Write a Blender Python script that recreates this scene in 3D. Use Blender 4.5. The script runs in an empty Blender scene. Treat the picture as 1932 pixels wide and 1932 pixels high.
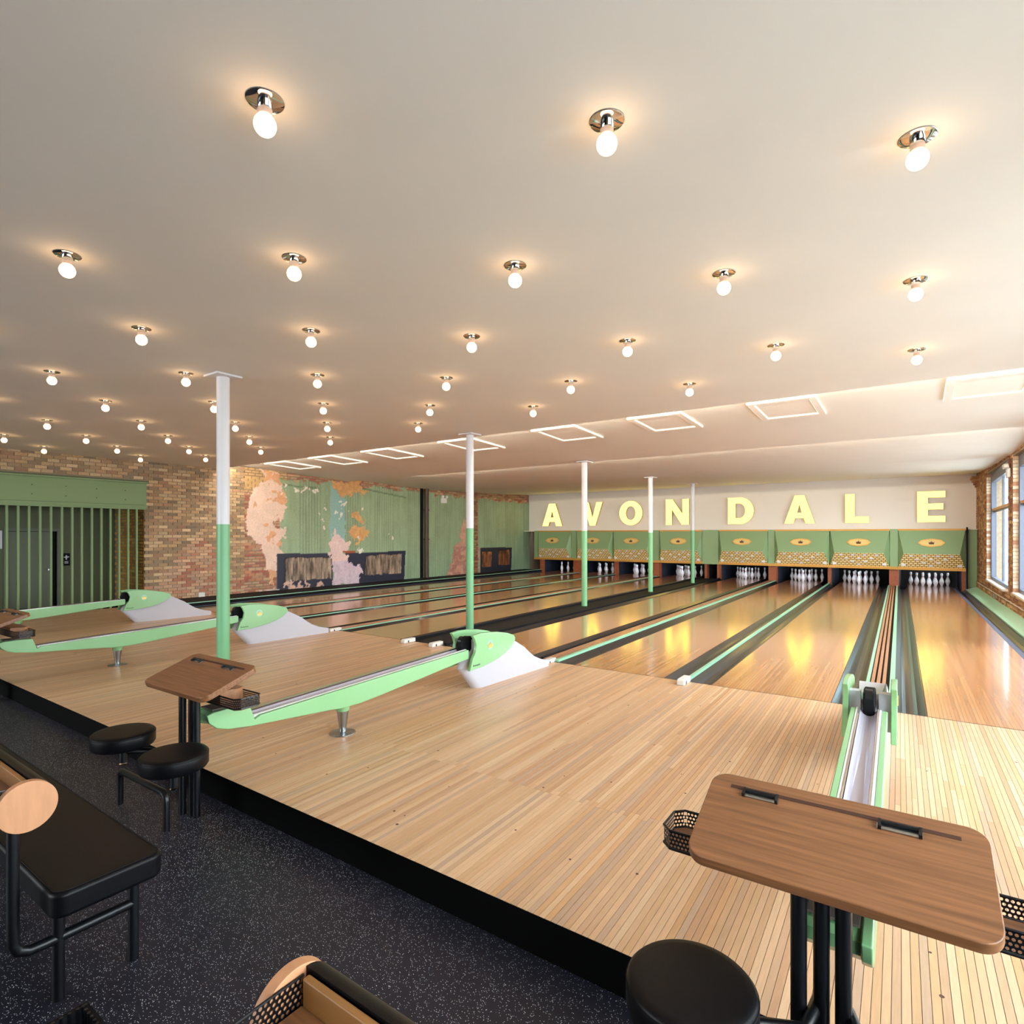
import bpy, math, random
import numpy as np
from mathutils import Vector, Matrix
SC = bpy.context.scene
COL = SC.collection
rnd = random.Random(7)
PI = math.pi

# ------------------------------------------------------------------ camera
F_PX, YAW, EYE = 1091.3, 0.6122, 1.52
cd = bpy.data.cameras.new('camera')
cam = bpy.data.objects.new('camera', cd); COL.objects.link(cam)
cam.location = (0, 0, EYE)
cam.rotation_euler = (PI/2, 0, YAW)
cd.sensor_width = 36.0
cd.lens = F_PX/1932*36
cd.shift_y = 43.5/1932
cd.clip_start = 0.05
SC.camera = cam

# ------------------------------------------------------------------ world, daylight, exposure
w = bpy.data.worlds.new('world'); SC.world = w; w.use_nodes = True
bgn = w.node_tree.nodes['Background']
bgn.inputs['Color'].default_value = (0.92, 0.96, 1.0, 1)
bgn.inputs['Strength'].default_value = 14.5
SC.view_settings.view_transform = 'Standard'
SC.view_settings.look = 'None'
SC.view_settings.gamma = 1.0
SC.view_settings.use_curve_mapping = False
SC.view_settings.exposure = 0.10
SC.cycles.use_denoising = True
SC.cycles.max_bounces = 10
SC.cycles.diffuse_bounces = 6
SC.cycles.glossy_bounces = 4
SC.cycles.transparent_max_bounces = 16
SC.cycles.sample_clamp_indirect = 8.0
SC.cycles.caustics_reflective = False
SC.cycles.caustics_refractive = False
BULB = 12.5       # emission of the globe bulbs
BULB_COL = (1.0, 0.60, 0.29)
LETTER = 3.6
COVE = 120.0

# ------------------------------------------------------------------ helpers
def lin(c):
    return tuple(((v/255)/12.92 if v/255 <= 0.04045 else ((v/255+0.055)/1.055)**2.4) for v in c)

MATS = {}
def mat(name, rgb=(128, 128, 128), rough=0.5, metal=0.0, coat=0.0, coat_r=0.1, vary=0.0, scale=8.0, bump=0.0,
        emit=None, es=0.0, attr=None, stretch=None, spec=0.5, grain=0.0, bscale=None):
    if name in MATS: return MATS[name]
    m = bpy.data.materials.new(name); m.use_nodes = True
    nt = m.node_tree; N = nt.nodes; L = nt.links
    b = N['Principled BSDF']
    c = lin(rgb)
    b.inputs['Base Color'].default_value = (*c, 1)
    b.inputs['Roughness'].default_value = rough
    b.inputs['Metallic'].default_value = metal
    b.inputs['Specular IOR Level'].default_value = spec
    b.inputs['Coat Weight'].default_value = coat
    b.inputs['Coat Roughness'].default_value = coat_r
    if emit is not None:
        b.inputs['Emission Color'].default_value = (*emit, 1)
        b.inputs['Emission Strength'].default_value = es
    tc = N.new('ShaderNodeTexCoord'); mp = N.new('ShaderNodeMapping')
    L.new(tc.outputs['Object'], mp.inputs['Vector'])
    if stretch: mp.inputs['Scale'].default_value = stretch
    src = None
    if attr:
        a = N.new('ShaderNodeAttribute'); a.attribute_name = attr
        src = a.outputs['Color']
    if vary or grain:
        nz = N.new('ShaderNodeTexNoise'); nz.inputs['Scale'].default_value = scale
        nz.inputs['Detail'].default_value = 5.0
        L.new(mp.outputs['Vector'], nz.inputs['Vector'])
        rg = N.new('ShaderNodeMapRange')
        rg.inputs['From Min'].default_value = 0.3; rg.inputs['From Max'].default_value = 0.7
        rg.inputs['To Min'].default_value = 1-vary; rg.inputs['To Max'].default_value = 1+vary
        L.new(nz.outputs['Fac'], rg.inputs['Value'])
        mx = N.new('ShaderNodeVectorMath'); mx.operation = 'SCALE'
        if src: L.new(src, mx.inputs[0])
        else: mx.inputs[0].default_value = c
        L.new(rg.outputs['Result'], mx.inputs['Scale'])
        src = mx.outputs['Vector']
    if src: L.new(src, b.inputs['Base Color'])
    if bump:
        n2 = N.new('ShaderNodeTexNoise'); n2.inputs['Scale'].default_value = bscale or scale*3
        n2.inputs['Detail'].default_value = 4.0
        L.new(mp.outputs['Vector'], n2.inputs['Vector'])
        bp = N.new('ShaderNodeBump'); bp.inputs['Strength'].default_value = bump; bp.inputs['Distance'].default_value = 0.01
        L.new(n2.outputs['Fac'], bp.inputs['Height']); L.new(bp.outputs['Normal'], b.inputs['Normal'])
    MATS[name] = m
    return m

def obj(name, me, parent=None, m=None, loc=None):
    o = bpy.data.objects.new(name, me); COL.objects.link(o)
    if m is not None and not me.materials: me.materials.append(m)
    if parent is not None: o.parent = parent
    if loc is not None: o.location = loc
    return o

def tag(o, label=None, cat=None, group=None, kind=None):
    if label: o['label'] = label
    if cat: o['category'] = cat
    if group: o['group'] = group
    if kind: o['kind'] = kind
    return o

def empty(name, loc=(0, 0, 0), rz=0.0, label=None, cat=None, group=None, kind=None):
    o = bpy.data.objects.new(name, None); COL.objects.link(o)
    o.location = loc; o.rotation_euler = (0, 0, rz); o.empty_display_size = 0.1
    return tag(o, label, cat, group, kind)

def dup(root, loc=None, rz=None, parent=None):
    def cp(o, par):
        c = o.copy(); COL.objects.link(c)
        if par is not None: c.parent = par
        for ch in KIDS.get(o.name, []): cp(ch, c)
        return c
    KIDS = {}
    for o in ALLKIDS(root): KIDS.setdefault(o.parent.name, []).append(o)
    r = cp(root, None)
    if loc is not None: r.location = loc
    if rz is not None: r.rotation_euler = (0, 0, rz)
    return r

def ALLKIDS(o):
    out = []
    for c in o.children:
        out.append(c); out += ALLKIDS(c)
    return out

class MB:
    """collects faces; build() links them as one mesh object"""
    def __init__(s): s.v = []; s.f = []; s.c = []; s.cur = None
    def face(s, idx):
        s.f.append(tuple(idx)); s.c.append(s.cur)
    def add(s, vs):
        n = len(s.v); s.v += [tuple(p) for p in vs]; return n
    def box(s, x0, x1, y0, y1, z0, z1, bottom=True, M=None):
        vs = [(x0,y0,z0),(x1,y0,z0),(x1,y1,z0),(x0,y1,z0),(x0,y0,z1),(x1,y0,z1),(x1,y1,z1),(x0,y1,z1)]
        if M is not None: vs = [tuple(M @ Vector(p)) for p in vs]
        n = s.add(vs)
        fs = [(4,5,6,7),(0,1,5,4),(1,2,6,5),(2,3,7,6),(3,0,4,7)]
        if bottom: fs.append((3,2,1,0))
        for f in fs: s.face([n+i for i in f])
        return s
    def prism(s, prof, a0, a1, axis='x', M=None):
        """profile (p,q) extruded along axis: x -> (y,z), y -> (x,z), z -> (x,y)"""
        def P(p, a):
            return {'x': (a, p[0], p[1]), 'y': (p[0], a, p[1]), 'z': (p[0], p[1], a)}[axis]
        vs = [P(p, a0) for p in prof]+[P(p, a1) for p in prof]
        if M is not None: vs = [tuple(M @ Vector(p)) for p in vs]
        n = s.add(vs); k = len(prof)
        s.face([n+i for i in range(k)][::-1]); s.face([n+k+i for i in range(k)])
        for i in range(k):
            j = (i+1) % k
            s.face([n+i, n+j, n+k+j, n+k+i])
        return s
    def cyl(s, p0, p1, r0, r1=None, seg=16, caps=True):
        r1 = r0 if r1 is None else r1
        p0 = Vector(p0); p1 = Vector(p1); d = (p1-p0).normalized()
        u = d.orthogonal().normalized(); v = d.cross(u)
        n = s.add([p0+(u*math.cos(2*PI*i/seg)+v*math.sin(2*PI*i/seg))*r0 for i in range(seg)] +
                  [p1+(u*math.cos(2*PI*i/seg)+v*math.sin(2*PI*i/seg))*r1 for i in range(seg)])
        for i in range(seg):
            j = (i+1) % seg; s.face([n+i, n+j, n+seg+j, n+seg+i])
        if caps: s.face([n+i for i in range(seg)][::-1]); s.face([n+seg+i for i in range(seg)])
        return s
    def lathe(s, prof, c=(0, 0, 0), seg=20):
        """prof: (r,z) list"""
        n = s.add([(c[0]+r*math.cos(2*PI*i/seg), c[1]+r*math.sin(2*PI*i/seg), c[2]+z) for r, z in prof for i in range(seg)])
        for k in range(len(prof)-1):
            for i in range(seg):
                j = (i+1) % seg
                s.face([n+k*seg+i, n+k*seg+j, n+(k+1)*seg+j, n+(k+1)*seg+i])
        s.face([n+i for i in range(seg)][::-1]); s.face([n+(len(prof)-1)*seg+i for i in range(seg)])
        return s
    def tube(s, path, r, seg=12):
        path = [Vector(p) for p in path]; k = len(path); rings = []
        u = None
        for i, p in enumerate(path):
            d = (path[min(i+1, k-1)]-path[max(i-1, 0)]).normalized()
            u = d.orthogonal().normalized() if u is None else (u-d*u.dot(d)).normalized()
            v = d.cross(u)
            rings.append(s.add([p+(u*math.cos(2*PI*a/seg)+v*math.sin(2*PI*a/seg))*r for a in range(seg)]))
        for i in range(k-1):
            for a in range(seg):
                b = (a+1) % seg
                s.face([rings[i]+a, rings[i]+b, rings[i+1]+b, rings[i+1]+a])
        s.face([rings[0]+a for a in range(seg)][::-1]); s.face([rings[-1]+a for a in range(seg)])
        return s
    def quad(s, a, b, c, d):
        n = s.add([a, b, c, d]); s.face([n, n+1, n+2, n+3]); return s
    def mesh(s, name, off=(0, 0, 0), smooth=None, fn=None):
        vs = s.v
        if fn: vs = [fn(*p) for p in vs]
        if off != (0, 0, 0): vs = [(p[0]-off[0], p[1]-off[1], p[2]-off[2]) for p in vs]
        me = bpy.data.meshes.new(name); me.from_pydata(vs, [], s.f); me.update()
        if any(c is not None for c in s.c):
            at = me.color_attributes.new('tint', 'FLOAT_COLOR', 'CORNER')
            cols = []
            for f, c in zip(s.f, s.c):
                cc = c or (0.5, 0.5, 0.5); cols += [cc[0], cc[1], cc[2], 1.0]*len(f)
            at.data.foreach_set('color', cols)
        if smooth:
            me.polygons.foreach_set('use_smooth', [True]*len(me.polygons))
            me.set_sharp_from_angle(angle=math.radians(smooth))
        return me
    def build(s, name, m, parent=None, off=(0, 0, 0), smooth=None, fn=None, bevel=0, bseg=2):
        o = obj(name, s.mesh(name, off, smooth, fn), parent, m)
        if bevel:
            md = o.modifiers.new('bevel', 'BEVEL'); md.width = bevel; md.segments = bseg; md.limit_method = 'ANGLE'
            md.angle_limit = math.radians(40)
            if not smooth:
                o.data.polygons.foreach_set('use_smooth', [True]*len(o.data.polygons)); md.harden_normals = True
        return o

def rrect(x0, x1, y0, y1, r, k=6):
    out = []
    for cx, cy, a in ((x1-r, y1-r, 0), (x0+r, y1-r, 90), (x0+r, y0+r, 180), (x1-r, y0+r, 270)):
        for i in range(k+1):
            t = math.radians(a+90*i/k); out.append((cx+r*math.cos(t), cy+r*math.sin(t)))
    return out

def skew(x, y, z):      # the lanes run 1.25 degrees off the building grid
    return (x-0.0219*(y-6.0), y, z)
def skx(x, y): return x-0.0219*(y-6.0)

# ------------------------------------------------------------------ materials
M_ceil = mat('ceiling_paint', (228, 225, 218), 0.75, vary=0.015, scale=2.0)
M_wallpaint = mat('white_wall_paint', (232, 226, 218), 0.7)
M_black = mat('black_riser', (4, 4, 5), 0.8, spec=0.08)
M_board = mat('maple_boards', rough=0.36, attr='tint', vary=0.07, scale=14, stretch=(9, 0.7, 1), coat=0.15, coat_r=0.25)
M_lane = mat('lane_boards', rough=0.25, attr='tint', vary=0.07, scale=5, stretch=(8, 0.3, 1), coat=0.9, coat_r=0.12)
M_brick = mat('brick', rough=0.85, attr='tint', vary=0.18, scale=40, bump=0.4)
M_mortar = mat('mortar', (146, 128, 106), 0.95, vary=0.12, scale=20, bump=0.3)
M_green = mat('mint_green_paint', (138, 190, 134), 0.32, coat=0.3)
M_greenrail = mat('rail_green_paint', (152, 208, 176), 0.3, coat=0.3)
M_colgreen = mat('column_green_paint', (114, 174, 126), 0.4)
M_white = mat('white_enamel', (194, 194, 204), 0.35)
M_colwhite = mat('column_white_paint', (216, 216, 220), 0.45)
M_maskgreen = mat('mask_green_paint', (134, 162, 116), 0.45)
M_screengreen = mat('screen_green_paint', (118, 142, 92), 0.5)
M_roomgreen = mat('recess_green_paint', (84, 92, 62), 0.6)
M_doorgreen = mat('door_green_paint', (92, 100, 78), 0.5)
M_chrome = mat('chrome', (225, 225, 225), 0.06, 1.0)
M_steel = mat('brushed_steel', (165, 170, 172), 0.28, 1.0)
M_alu = mat('aluminium', (205, 208, 212), 0.3, 0.9)
M_socket = mat('porcelain_socket', (214, 186, 166), 0.5)
M_gutter = mat('gutter_black', (11, 12, 17), 0.3, coat=0.35, vary=0.3, scale=10, stretch=(6, 0.3, 1))
M_guttersky = mat('gutter_sky_reflection', (62, 70, 96), 0.35, vary=0.25, scale=30)  # blue painted in for the sky reflected along the gutter edge
M_flatblack = mat('flat_black', (8, 8, 11), 0.7, spec=0.2)
M_capwood = mat('cap_wood', (176, 122, 88), 0.35, vary=0.2, scale=10, stretch=(14, 0.5, 1), coat=0.3)
M_kick = mat('kickback_wood', (150, 78, 42), 0.5, vary=0.3, scale=8, stretch=(3, 1, 6))
M_gold = mat('gold', (238, 186, 100), 0.3, 0.45)
M_goldtrim = mat('gold_trim', (196, 142, 56), 0.4, 0.2)
M_field = mat('plaque_field', (232, 204, 132), 0.35, 0.2)
M_darkbrown = mat('dark_bronze', (84, 52, 40), 0.5)
M_liner = mat('pit_liner', (38, 44, 56), 0.5)
M_pit = mat('pit_black', (10, 9, 10), 0.8)
M_table = mat('walnut_veneer', (130, 86, 54), 0.38, vary=0.3, scale=7, stretch=(0.5, 11, 11))
M_tableedge = mat('walnut_light', (160, 110, 74), 0.45, vary=0.15, scale=6, stretch=(0.6, 7, 7))
M_disc = mat('light_oak', (196, 140, 100), 0.5, vary=0.08, scale=9, stretch=(5, 5, 1))
M_tube = mat('black_powder_coat', (7, 8, 12), 0.36)
M_leather = mat('black_vinyl', (6, 6, 9), 0.42, spec=0.22, bump=0.05, bscale=260)
M_pin = mat('pin_white', (225, 226, 232), 0.25, coat=0.5)
M_red = mat('pin_red', (150, 30, 36), 0.35)
M_frame = mat('window_frame_grey', (84, 92, 110), 0.4)
M_sill = mat('white_sill', (228, 224, 216), 0.6)
M_pipe = mat('dark_brown_pipe', (60, 44, 34), 0.6, vary=0.2, scale=8)
M_ornament = mat('white_plastic', (225, 225, 220), 0.45)
M_grey = mat('grey_liner', (176, 172, 180), 0.25, coat=0.4)
M_trough = mat('track_trough', (196, 192, 206), 0.2, 0.2)
M_woodtrim = mat('wood_trim', (186, 134, 72), 0.5)

def emat(name, col, s):
    m = bpy.data.materials.new(name); m.use_nodes = True
    nt = m.node_tree; nt.nodes.remove(nt.nodes['Principled BSDF'])
    e = nt.nodes.new('ShaderNodeEmission'); e.inputs['Color'].default_value = (*col, 1); e.inputs['Strength'].default_value = s
    nt.links.new(e.outputs[0], nt.nodes['Material Output'].inputs['Surface'])
    return m
M_bulb = emat('bulb_glow', BULB_COL, BULB)
M_letter = emat('letter_glow', (1.0, 0.71, 0.13), LETTER)
M_cove = emat('cove_led', (1.0, 0.88, 0.70), COVE)
M_slot = emat('slot_led', (1.0, 0.88, 0.66), 1.5)
M_pitlamp = emat('pit_lamp', (0.62, 0.75, 1.0), 16.0)

def glass_mat():
    m = bpy.data.materials.new('window_glass'); m.use_nodes = True
    nt = m.node_tree; N = nt.nodes; L = nt.links
    N.remove(N['Principled BSDF'])
    t = N.new('ShaderNodeBsdfTransparent'); t.inputs['Color'].default_value = (0.93, 0.97, 0.98, 1)
    g = N.new('ShaderNodeBsdfGlossy'); g.inputs['Roughness'].default_value = 0.02
    mx = N.new('ShaderNodeMixShader')
    mx.inputs[0].default_value = 0.05; L.new(t.outputs[0], mx.inputs[1]); L.new(g.outputs[0], mx.inputs[2])
    L.new(mx.outputs[0], N['Material Output'].inputs['Surface'])
    return m
M_glass = glass_mat()

def rubber_mat():
    m = bpy.data.materials.new('speckled_rubber'); m.use_nodes = True
    nt = m.node_tree; N = nt.nodes; L = nt.links; b = N['Principled BSDF']
    b.inputs['Roughness'].default_value = 0.45; b.inputs['Specular IOR Level'].default_value = 0.35
    tc = N.new('ShaderNodeTexCoord')
    def specks(scale, thr, rs):
        v = N.new('ShaderNodeTexVoronoi'); v.inputs['Scale'].default_value = scale
        L.new(tc.outputs['Object'], v.inputs['Vector'])
        lt = N.new('ShaderNodeMath'); lt.operation = 'LESS_THAN'; lt.inputs[1].default_value = thr
        L.new(v.outputs['Distance'], lt.inputs[0])
        sp = N.new('ShaderNodeSeparateColor'); L.new(v.outputs['Color'], sp.inputs[0])
        gt = N.new('ShaderNodeMath'); gt.operation = 'GREATER_THAN'; gt.inputs[1].default_value = rs
        L.new(sp.outputs[0], gt.inputs[0])
        ml = N.new('ShaderNodeMath'); ml.operation = 'MULTIPLY'
        L.new(lt.outputs[0], ml.inputs[0]); L.new(gt.outputs[0], ml.inputs[1])
        return ml.outputs[0]
    a = specks(190, 0.27, 0.72); c = specks(100, 0.17, 0.8)
    ad = N.new('ShaderNodeMath'); ad.operation = 'MAXIMUM'; L.new(a, ad.inputs[0]); L.new(c, ad.inputs[1])
    mx = N.new('ShaderNodeMix'); mx.data_type = 'RGBA'
    mx.inputs[6].default_value = (*lin((28, 29, 41)), 1); mx.inputs[7].default_value = (*lin((226, 230, 238)), 1)
    L.new(ad.outputs[0], mx.inputs[0]); L.new(mx.outputs[2], b.inputs['Base Color'])
    return m
M_rubber = rubber_mat()

def weave_mat():
    m = bpy.data.materials.new('gold_basketweave'); m.use_nodes = True
    nt = m.node_tree; N = nt.nodes; L = nt.links; b = N['Principled BSDF']
    b.inputs['Roughness'].default_value = 0.5
    tc = N.new('ShaderNodeTexCoord')
    br = N.new('ShaderNodeTexBrick'); br.offset = 0.5
    br.inputs['Scale'].default_value = 1.0
    br.inputs['Brick Width'].default_value = 0.105; br.inputs['Row Height'].default_value = 0.055
    br.inputs['Mortar Size'].default_value = 0.012
    br.inputs['Color1'].default_value = (*lin((250, 236, 184)), 1); br.inputs['Color2'].default_value = (*lin((242, 220, 152)), 1)
    br.inputs['Mortar'].default_value = (*lin((150, 112, 50)), 1)
    sx = N.new('ShaderNodeSeparateXYZ'); cx = N.new('ShaderNodeCombineXYZ')
    L.new(tc.outputs['Object'], sx.inputs[0]); L.new(sx.outputs[0], cx.inputs[0]); L.new(sx.outputs[2], cx.inputs[1])
    L.new(cx.outputs[0], br.inputs['Vector']); L.new(br.outputs['Color'], b.inputs['Base Color'])
    return m
M_weave = weave_mat()

# ------------------------------------------------------------------ room shell
Z_LOW = -0.16
YB, YF = -7.0, 20.95          # back wall and far wall
XL, XR = -13.8, 1.70
def rwx(y): return 1.35+0.022*(20.8-y)     # inner face of the right wall

fl = MB().box(-17.5, 2.6, YB-0.3, 23.3, Z_LOW-0.15, Z_LOW).build('floor', M_rubber)
tag(fl, 'black rubber floor flecked with white in front of the approach', 'floor', kind='structure')

# raised approach: dark carriage, riser and maple boards
def yfront(x): return 1.956+0.0079*x
ap = empty('floor.001', (0, 2, 0), label='raised maple approach floor of narrow boards ending at the foul line', cat='floor', kind='structure')
b = MB()
prof = [(-15.3, yfront(-15.3)+0.006), (1.9, yfront(1.9)+0.006), (1.9, 5.96), (-15.3, 5.96)]
b.prism(prof, Z_LOW, -0.014, 'z'); b.build('approach_base', M_black, ap, off=(0, 2, 0))
b = MB(); b.prism([(-15.3, yfront(-15.3)), (1.9, yfront(1.9)), (1.9, yfront(1.9)+0.007), (-15.3, yfront(-15.3)+0.007)], Z_LOW, -0.001, 'z')
b.build('riser', M_black, ap, off=(0, 2, 0))

MAPLE = [(214, 174, 136), (209, 167, 128), (220, 182, 144), (198, 154, 118), (211, 170, 128), (224, 189, 152), (203, 164, 130), (216, 176, 138), (198, 164, 136), (212, 166, 120)]
def maple(k=1.0):
    c = lin(rnd.choice(MAPLE)); j = k*rnd.uniform(0.93, 1.05); return tuple(v*j for v in c)
BW = 1.065/39
def proj_area(x, y0, y1):
    ym = (y0+y1)/2; xx = x; d = -xx*math.sin(YAW)+ym*math.cos(YAW)
    if d < 0.3: return 0
    u = 966+F_PX*(xx*math.cos(YAW)+ym*math.sin(YAW))/d; v = 1009.5+F_PX*EYE/d
    if not (-60 < u < 1990 and v < 1990): return 0
    return BW*(y1-y0)/d**3
cells = []
nb = int((1.9+13.8)/BW)
for i in range(nb):
    x0 = -13.78+i*BW
    y = yfront(x0)+0.004
    cuts = [y]
    yy = 2.93+0.008*x0+rnd.choice((0, 0, 0.0, 0.05))
    cuts.append(yy)
    while True:
        yy += rnd.uniform(0.7, 1.9)
        if yy > 5.6: break
        cuts.append(yy)
    cuts.append(5.955)
    for a, c in zip(cuts[:-1], cuts[1:]): cells.append((x0, a, c, proj_area(skx(x0, (a+c)/2), a, c), maple()))
cells.sort(key=lambda t: -t[3])
def board_bm(b, x0, y0, y1, col):
    g = 0.0009; b.cur = col
    b.box(x0+g, x0+BW-g, y0+0.0008, y1-0.0008, -0.014, rnd.uniform(-0.0003, 0.0002), bottom=False)
for x0, a, c, ar, col in cells[:300]:
    b = MB(); board_bm(b, x0, a, c, col); b.build('board', M_board, ap, off=(0, 2, 0), fn=skew)
b = MB()
for x0, a, c, ar, col in cells[300:]: board_bm(b, x0, a, c, col)
o = b.build('approach_boards', M_board, ap, off=(0, 2, 0), fn=skew); o['kind'] = 'stuff'
# small nail dots in the boards
b = MB()
for i in range(70):
    x = rnd.uniform(-6, 1.2); y = rnd.uniform(2.1, 5.2); r = rnd.uniform(0.004, 0.0085)
    b.cyl((x, y, 0.0002), (x, y, 0.0006), r, seg=8)
o = b.build('board_plugs', M_darkbrown, ap, off=(0, 2, 0)); o['kind'] = 'stuff'

# ------------------------------------------------------------------ ceiling
ZC = 3.12
c0 = MB().box(-16.2, 2.4, YB-0.3, 7.35, ZC, ZC+0.45).build('ceiling', M_ceil)
tag(c0, 'flat off-white ceiling carrying the rows of globe bulbs', 'ceiling', kind='structure')
def wave(pts, lab):
    b = MB(); b.prism([(y, z) for y, z in pts]+[(pts[-1][0], pts[-1][1]+0.25), (pts[0][0], pts[0][1]+0.25)], -14.6, 2.4, 'x')
    o = b.build('ceiling', M_ceil, smooth=30); tag(o, lab, 'ceiling', kind='structure')
wave([(7.352, 3.27), (9.2, 3.19), (11.2, 3.10)], 'first sloping ceiling bay with the square glowing frames')
wave([(11.202, 3.175), (13, 3.13), (15.0, 3.08)], 'second sloping ceiling bay between the steps')
wave([(15.002, 3.11), (16.5, 3.12), (18.5, 3.165), (21.1, 3.26)], 'third ceiling bay curving up to the letter wall')
o = MB().box(-13.7, 1.6, 7.353, 7.372, 3.135, 3.165).build('cove_light', M_cove); tag(o, 'warm light strip tucked behind the first ceiling step', 'light strip')
o = MB().box(-11.6, 1.4, 11.203, 11.222, 3.112, 3.150).build('cove_light', M_cove); tag(o, 'warm light strip tucked behind the second ceiling step', 'light strip')

# glowing square frames in the first bay
def zb(y): return 3.27-(y-7.35)*0.0442
fr_root = empty('ceiling_frame', (0, 8.37, zb(8.37)), cat='light frame', group='square glowing frames in the ceiling')
S = 0.40; D = 0.5
def ring(b, x0, x1, y0, y1, t, dz0, dz1):
    for a in ((x0, x1, y0, y0+t), (x0, x1, y1-t, y1), (x0, x0+t, y0+t, y1-t), (x1-t, x1, y0+t, y1-t)):
        b.box(a[0], a[1], a[2], a[3], dz0, dz1)
sl = lambda x, y, z: (x, y, z-y*0.0442)
b = MB(); ring(b, -S, S, -D, D, 0.075, -0.035, 0.0); b.build('frame', M_wallpaint, fr_root, fn=sl)
b = MB(); ring(b, -S+0.075, S-0.075, -D+0.075, D-0.075, 0.008, -0.03, -0.012); ring(b, -S-0.008, S+0.008, -D-0.008, D+0.008, 0.0075, -0.028, -0.01)
b.build('glow_strip', M_slot, fr_root, fn=sl)
b = MB().box(-S+0.09, S-0.09, -D+0.09, D-0.09, -0.014, -0.002); b.build('panel', M_wallpaint, fr_root, fn=sl)
xs = [0.66, -1.43, -3.10, -4.78, -6.83, -8.95, -10.70, -12.4]
labs = ['nearest the window wall', 'second from the window wall', 'third from the window wall', 'fourth from the window wall',
        'just right of the white post top', 'third from the brick wall', 'second from the brick wall', 'nearest the brick wall']
for i, x in enumerate(xs):
    o = fr_root if i == 0 else dup(fr_root)
    o.location = (x, 8.42, zb(8.42)); o['label'] = 'white square ceiling frame edged with light, '+labs[i]

# ------------------------------------------------------------------ globe lamps
LH = 1.512
lamp = empty('ceiling_lamp', (0, 0, ZC), cat='ceiling lamp', group='bare globe lamps on the ceiling')
MB().lathe([(0.012, -0.0005), (0.066, -0.0005), (0.067, -0.003), (0.064, -0.005), (0.012, -0.005)], seg=32).build('plate', M_chrome, lamp, smooth=40)
MB().lathe([(0.026, -0.005), (0.0265, -0.034), (0.02, -0.034)], seg=24).build('collar', M_chrome, lamp, smooth=40)
MB().lathe([(0.0255, -0.034), (0.0255, -0.056), (0.016, -0.058)], seg=24).build('socket', M_socket, lamp, smooth=40)
pr = [(0.013, -0.052), (0.018, -0.056)]+[(0.040*math.sin(t), -0.090+0.040*math.cos(t)) for t in [math.radians(a) for a in range(32, 180, 12)]]+[(0.001, -0.130)]
MB().lathe(pr, seg=24).build('bulb', M_bulb, lamp, smooth=60)
ORD = ['first', 'second', 'third', 'fourth', 'fifth', 'sixth', 'seventh', 'eighth', 'ninth', 'tenth']
rowname = {-1: 'row closest overhead', 0: 'second row out', 1: 'third row out', 2: 'fourth row out', 3: 'fifth row out', 4: 'sixth row out', 5: 'last row'}
PXL = {-1: [(500,235,0),(127,510,-2)],
1: [(1731,300,2),(972,529,0),(587,645,-2),(351,721,-4),(199,769.9,-6),(89,804.6,-8),(7.7,830.5,-10)],
0: [(1145,271,1),(555,516,-1),(267,641,-3),(98,718,-5)],
2: [(1366,543,1),(890,655,-1),(599,724,-3),(404,772,-5),(266.5,806,-7),(162.5,832,-9),(83,851.5,-11)],
3: [(1728,555,2),(1184,663,0),(842,729,-2),(610,775,-4),(444,808.5,-6),(317,832,-8),(221,851,-10)],
4: [(1464,671,1),(1077,735,-1),(811,778,-3),(617.5,809,-5),(470.5,834,-7),(356.5,852,-9),(265,867.6,-11)],
5: [(1730,679,2),(1301,740,0),(1006,780,-2),(789,810,-4),(623,835,-6),(492,853,-8),(388,867.5,-10)]}
first = True
def put_lamp(x, y, lab):
    global first
    o = lamp if first else dup(lamp)
    first = False
    o.location = (x, y, ZC); o['label'] = lab
for r, lst in PXL.items():
    for i, (u, v, c) in enumerate(lst):
        # measured lamp positions on the ceiling, in metres
        a = (u-966)/F_PX; zz = (1009.5-v)/F_PX; s = LH/zz
        x = (a*math.cos(YAW)-math.sin(YAW))*s; y = (a*math.sin(YAW)+math.cos(YAW))*s
        put_lamp(round(x, 3), round(y, 3), 'globe bulb on chrome ceiling plate, %s from the right in the %s' % (ORD[i], rowname[r]))
for r in (-1, 0):
    for c in (-4, -6, -8, -10) if r == -1 else (-7, -9, -11):
        x = LH*(-1.3037+0.6518*c); y = LH*(1.3428+0.5315*r)
        put_lamp(x, y, 'globe bulb beyond the left edge of the picture, %s place in the %s' % (ORD[-c//2-2], rowname[r]))
for x, y, n in ((-0.98, -0.35, 'just behind the viewpoint'), (-4.0, -0.35, 'behind the left bench'), (-7.9, -0.35, 'far left behind the benches'), (-11.8, -0.35, 'by the wall far left behind the benches')):  # unseen lamps behind the view, added as light sources
    put_lamp(x, y, 'added globe bulb on the ceiling '+n)

# ------------------------------------------------------------------ right wall with windows
WIN = [(15.25, 18.67), (11.22, 14.62), (7.15, 10.55), (3.1, 6.5), (-1.0, 2.4)]
ZS, ZT = 0.42, 3.04
rw = empty('wall_right', (1.5, 10, 0), label='brick wall with tall windows along the rightmost lane', cat='wall', kind='structure')
b = MB()
T = 0.32
def rseg(b, y0, y1, z0, z1, inset=0.0, t=T):
    n = b.add([(rwx(y0)+inset, y0, z0), (rwx(y1)+inset, y1, z0), (rwx(y1)+t, y1, z0), (rwx(y0)+t, y0, z0),
               (rwx(y0)+inset, y0, z1), (rwx(y1)+inset, y1, z1), (rwx(y1)+t, y1, z1), (rwx(y0)+t, y0, z1)])
    for f in ((4,5,6,7),(0,1,5,4),(1,2,6,5),(2,3,7,6),(3,0,4,7),(3,2,1,0)): b.face([n+i for i in f])
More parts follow.
